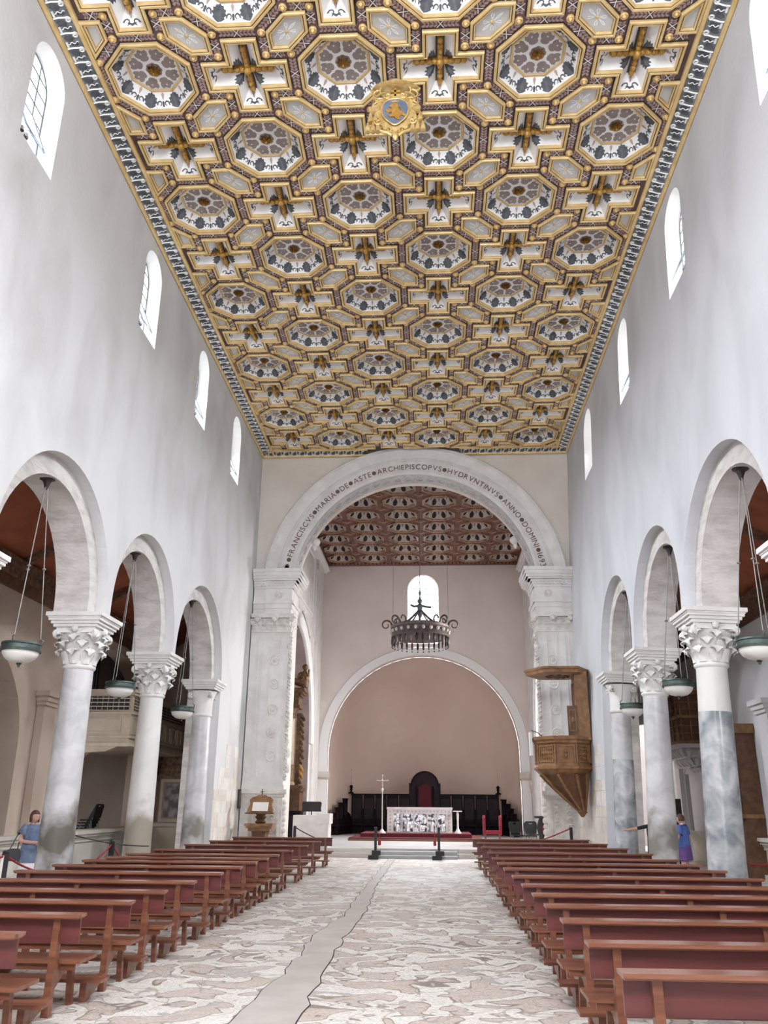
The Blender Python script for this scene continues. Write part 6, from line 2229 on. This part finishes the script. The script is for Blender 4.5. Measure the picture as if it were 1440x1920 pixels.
DRESS = mat('blue_dress', (.10, .14, .24), (.20, .25, .36), scale=6, rough=.9)
SHORTS = mat('white_skirt', (.82, .82, .84), rough=.9)
SHOE = mat('dark_shoe', (.05, .045, .045), rough=.6)
V, Ed = standing(1.60, ((-.26, -.02, 1.08), (-.12, .20, 1.05)), ((.25, .0, 1.09), (.06, .22, 1.06)), ((.8, .6, .0), (0, 0, 1)), ((-.8, .6, .05), (0, 0, 1)))
k_ = 1.60 / 1.66
zw = lambda c: (3 if c.z < .07 else 0 if c.z < .80 else (0 if (abs(c.x) > .17 or c.y > .11) and c.z < 1.24 else 1 if c.z < 1.36 else 0))
wm = human('person', 'woman in a blue top and white skirt standing beside the stained column', (-7.28, 17.0, 0), -2.25, V, Ed, [SKIN, DRESS, SHORTS, SHOE], zw, ((0, .02, 1.485), .108, .15, .16, HAIR))
m = MB(); m.lathe([(.15, 1.30), (.165, 1.2), (.15, 1.05), (.175, .90), (.20, .74), (.21, .66)], 20, (0, 0, 0), 0, 0, 2 * pi, 1.05, .80); m.build('dress', DRESS, wm, 70)
m = MB(); m.lathe([(.185, .74), (.20, .62), (.205, .52)], 20, (0, 0, 0), 0, 0, 2 * pi, 1.0, .80); m.build('skirt', SHORTS, wm, 70)
for sx in (-1, 1):
    m = MB(); m.lathe([(.055, .09), (.075, .02), (.085, -.10)], 10); m.xf(lambda p: Matrix.Rotation(-sx * .45, 3, 'Y') @ p + Vector((sx * .175, 0, 1.26))); m.build('sleeve', DRESS, wm, 70)
t = thing('handbag', 'dark shoulder bag hanging at the side of the woman in blue', 'bag', (-7.52, 16.80, 0), (0, 0, .3))
m = MB(); m.plate(blob([(-.12, .70), (.12, .70), (.14, .80), (.09, .90), (-.09, .90), (-.14, .80)]), lambda u, v, w: (u, w, v), -.05, .05); m.build('bag', mat('dark_leather', (.045, .045, .055), rough=.5), t, 40)
m = MB(); m.tube([(-.07, 0, .88), (-.01, .03, 1.05), (.10, .08, 1.31), (.13, .12, 1.33), (.08, .06, 1.05), (.07, 0, .88)], .011, 5); m.build('strap', bpy.data.materials['dark_leather'], t, 60)

# person in a blue T-shirt behind the column on the pulpit side
V, Ed = standing(1.60, ((-.27, .02, 1.10), (-.26, .20, .90)), ((.26, -.02, 1.08), (.24, .12, .86)), ((0, .5, -.8), (-1, 0, 0)), ((0, .5, -.8), (1, 0, 0)))
TEE = mat('blue_tshirt', (.05, .10, .34), (.09, .16, .45), scale=5, rough=.9)
PURPLE = mat('purple_shorts', (.10, .05, .20), (.16, .08, .26), scale=6, rough=.9)
zb = lambda c: (3 if c.z < .07 else 0 if c.z < .52 else 2 if c.z < .88 else (0 if abs(c.x) > .215 and c.z < 1.16 else 1 if c.z < 1.36 else 0))
bp2 = human('person', 'person in a blue T-shirt and purple shorts half hidden behind the pulpit-side column', (6.80, 22.3, 0), .9, V, Ed, [SKIN, TEE, PURPLE, SHOE], zb, ((0, .03, 1.485), .105, .2, .05, HAIR))
m = MB(); m.lathe([(.14, 1.33), (.18, 1.22), (.165, 1.05), (.185, .84)], 20, (0, 0, 0), 0, 0, 2 * pi, 1.05, .8); m.build('shirt', TEE, bp2, 70)
m = MB(); m.lathe([(.18, .88), (.20, .70), (.205, .54)], 20, (0, 0, 0), 0, 0, 2 * pi, 1.0, .85); m.build('shorts', PURPLE, bp2, 70)
for sx in (-1, 1):
    m = MB(); m.lathe([(.06, .09), (.085, .02), (.09, -.14)], 10); m.xf(lambda p: Matrix.Rotation(-sx * .4, 3, 'Y') @ p + Vector((sx * .18, 0, 1.26))); m.build('sleeve', TEE, bp2, 70)
# person in black behind the same column, arm stretched to the half column
V, Ed = standing(1.62, ((-.40, .10, 1.28), (-.68, .14, 1.24)), ((.26, -.02, 1.08), (.24, .12, .86)), ((-1, .1, -.05), (0, 0, 1)), ((0, .5, -.8), (1, 0, 0)))
BLKTOP = mat('black_top', (.02, .018, .02), rough=.9)
zk = lambda c: (1 if c.z < .07 else 1 if (abs(c.x) < .42 or c.z < .9) and c.z < 1.37 else 0)
bp3 = human('person', 'person in black reaching an arm out from behind the pale grey column', (6.25, 22.9, 0), .25, V, Ed, [SKIN, BLKTOP], zk, ((0, .03, 1.50), .105, .9, .12, HAIR))
m = MB(); m.lathe([(.14, 1.34), (.185, 1.22), (.175, 1.05), (.20, .70), (.22, .45)], 20, (0, 0, 0), 0, 0, 2 * pi, 1.05, .8); m.build('tunic', BLKTOP, bp3, 70)
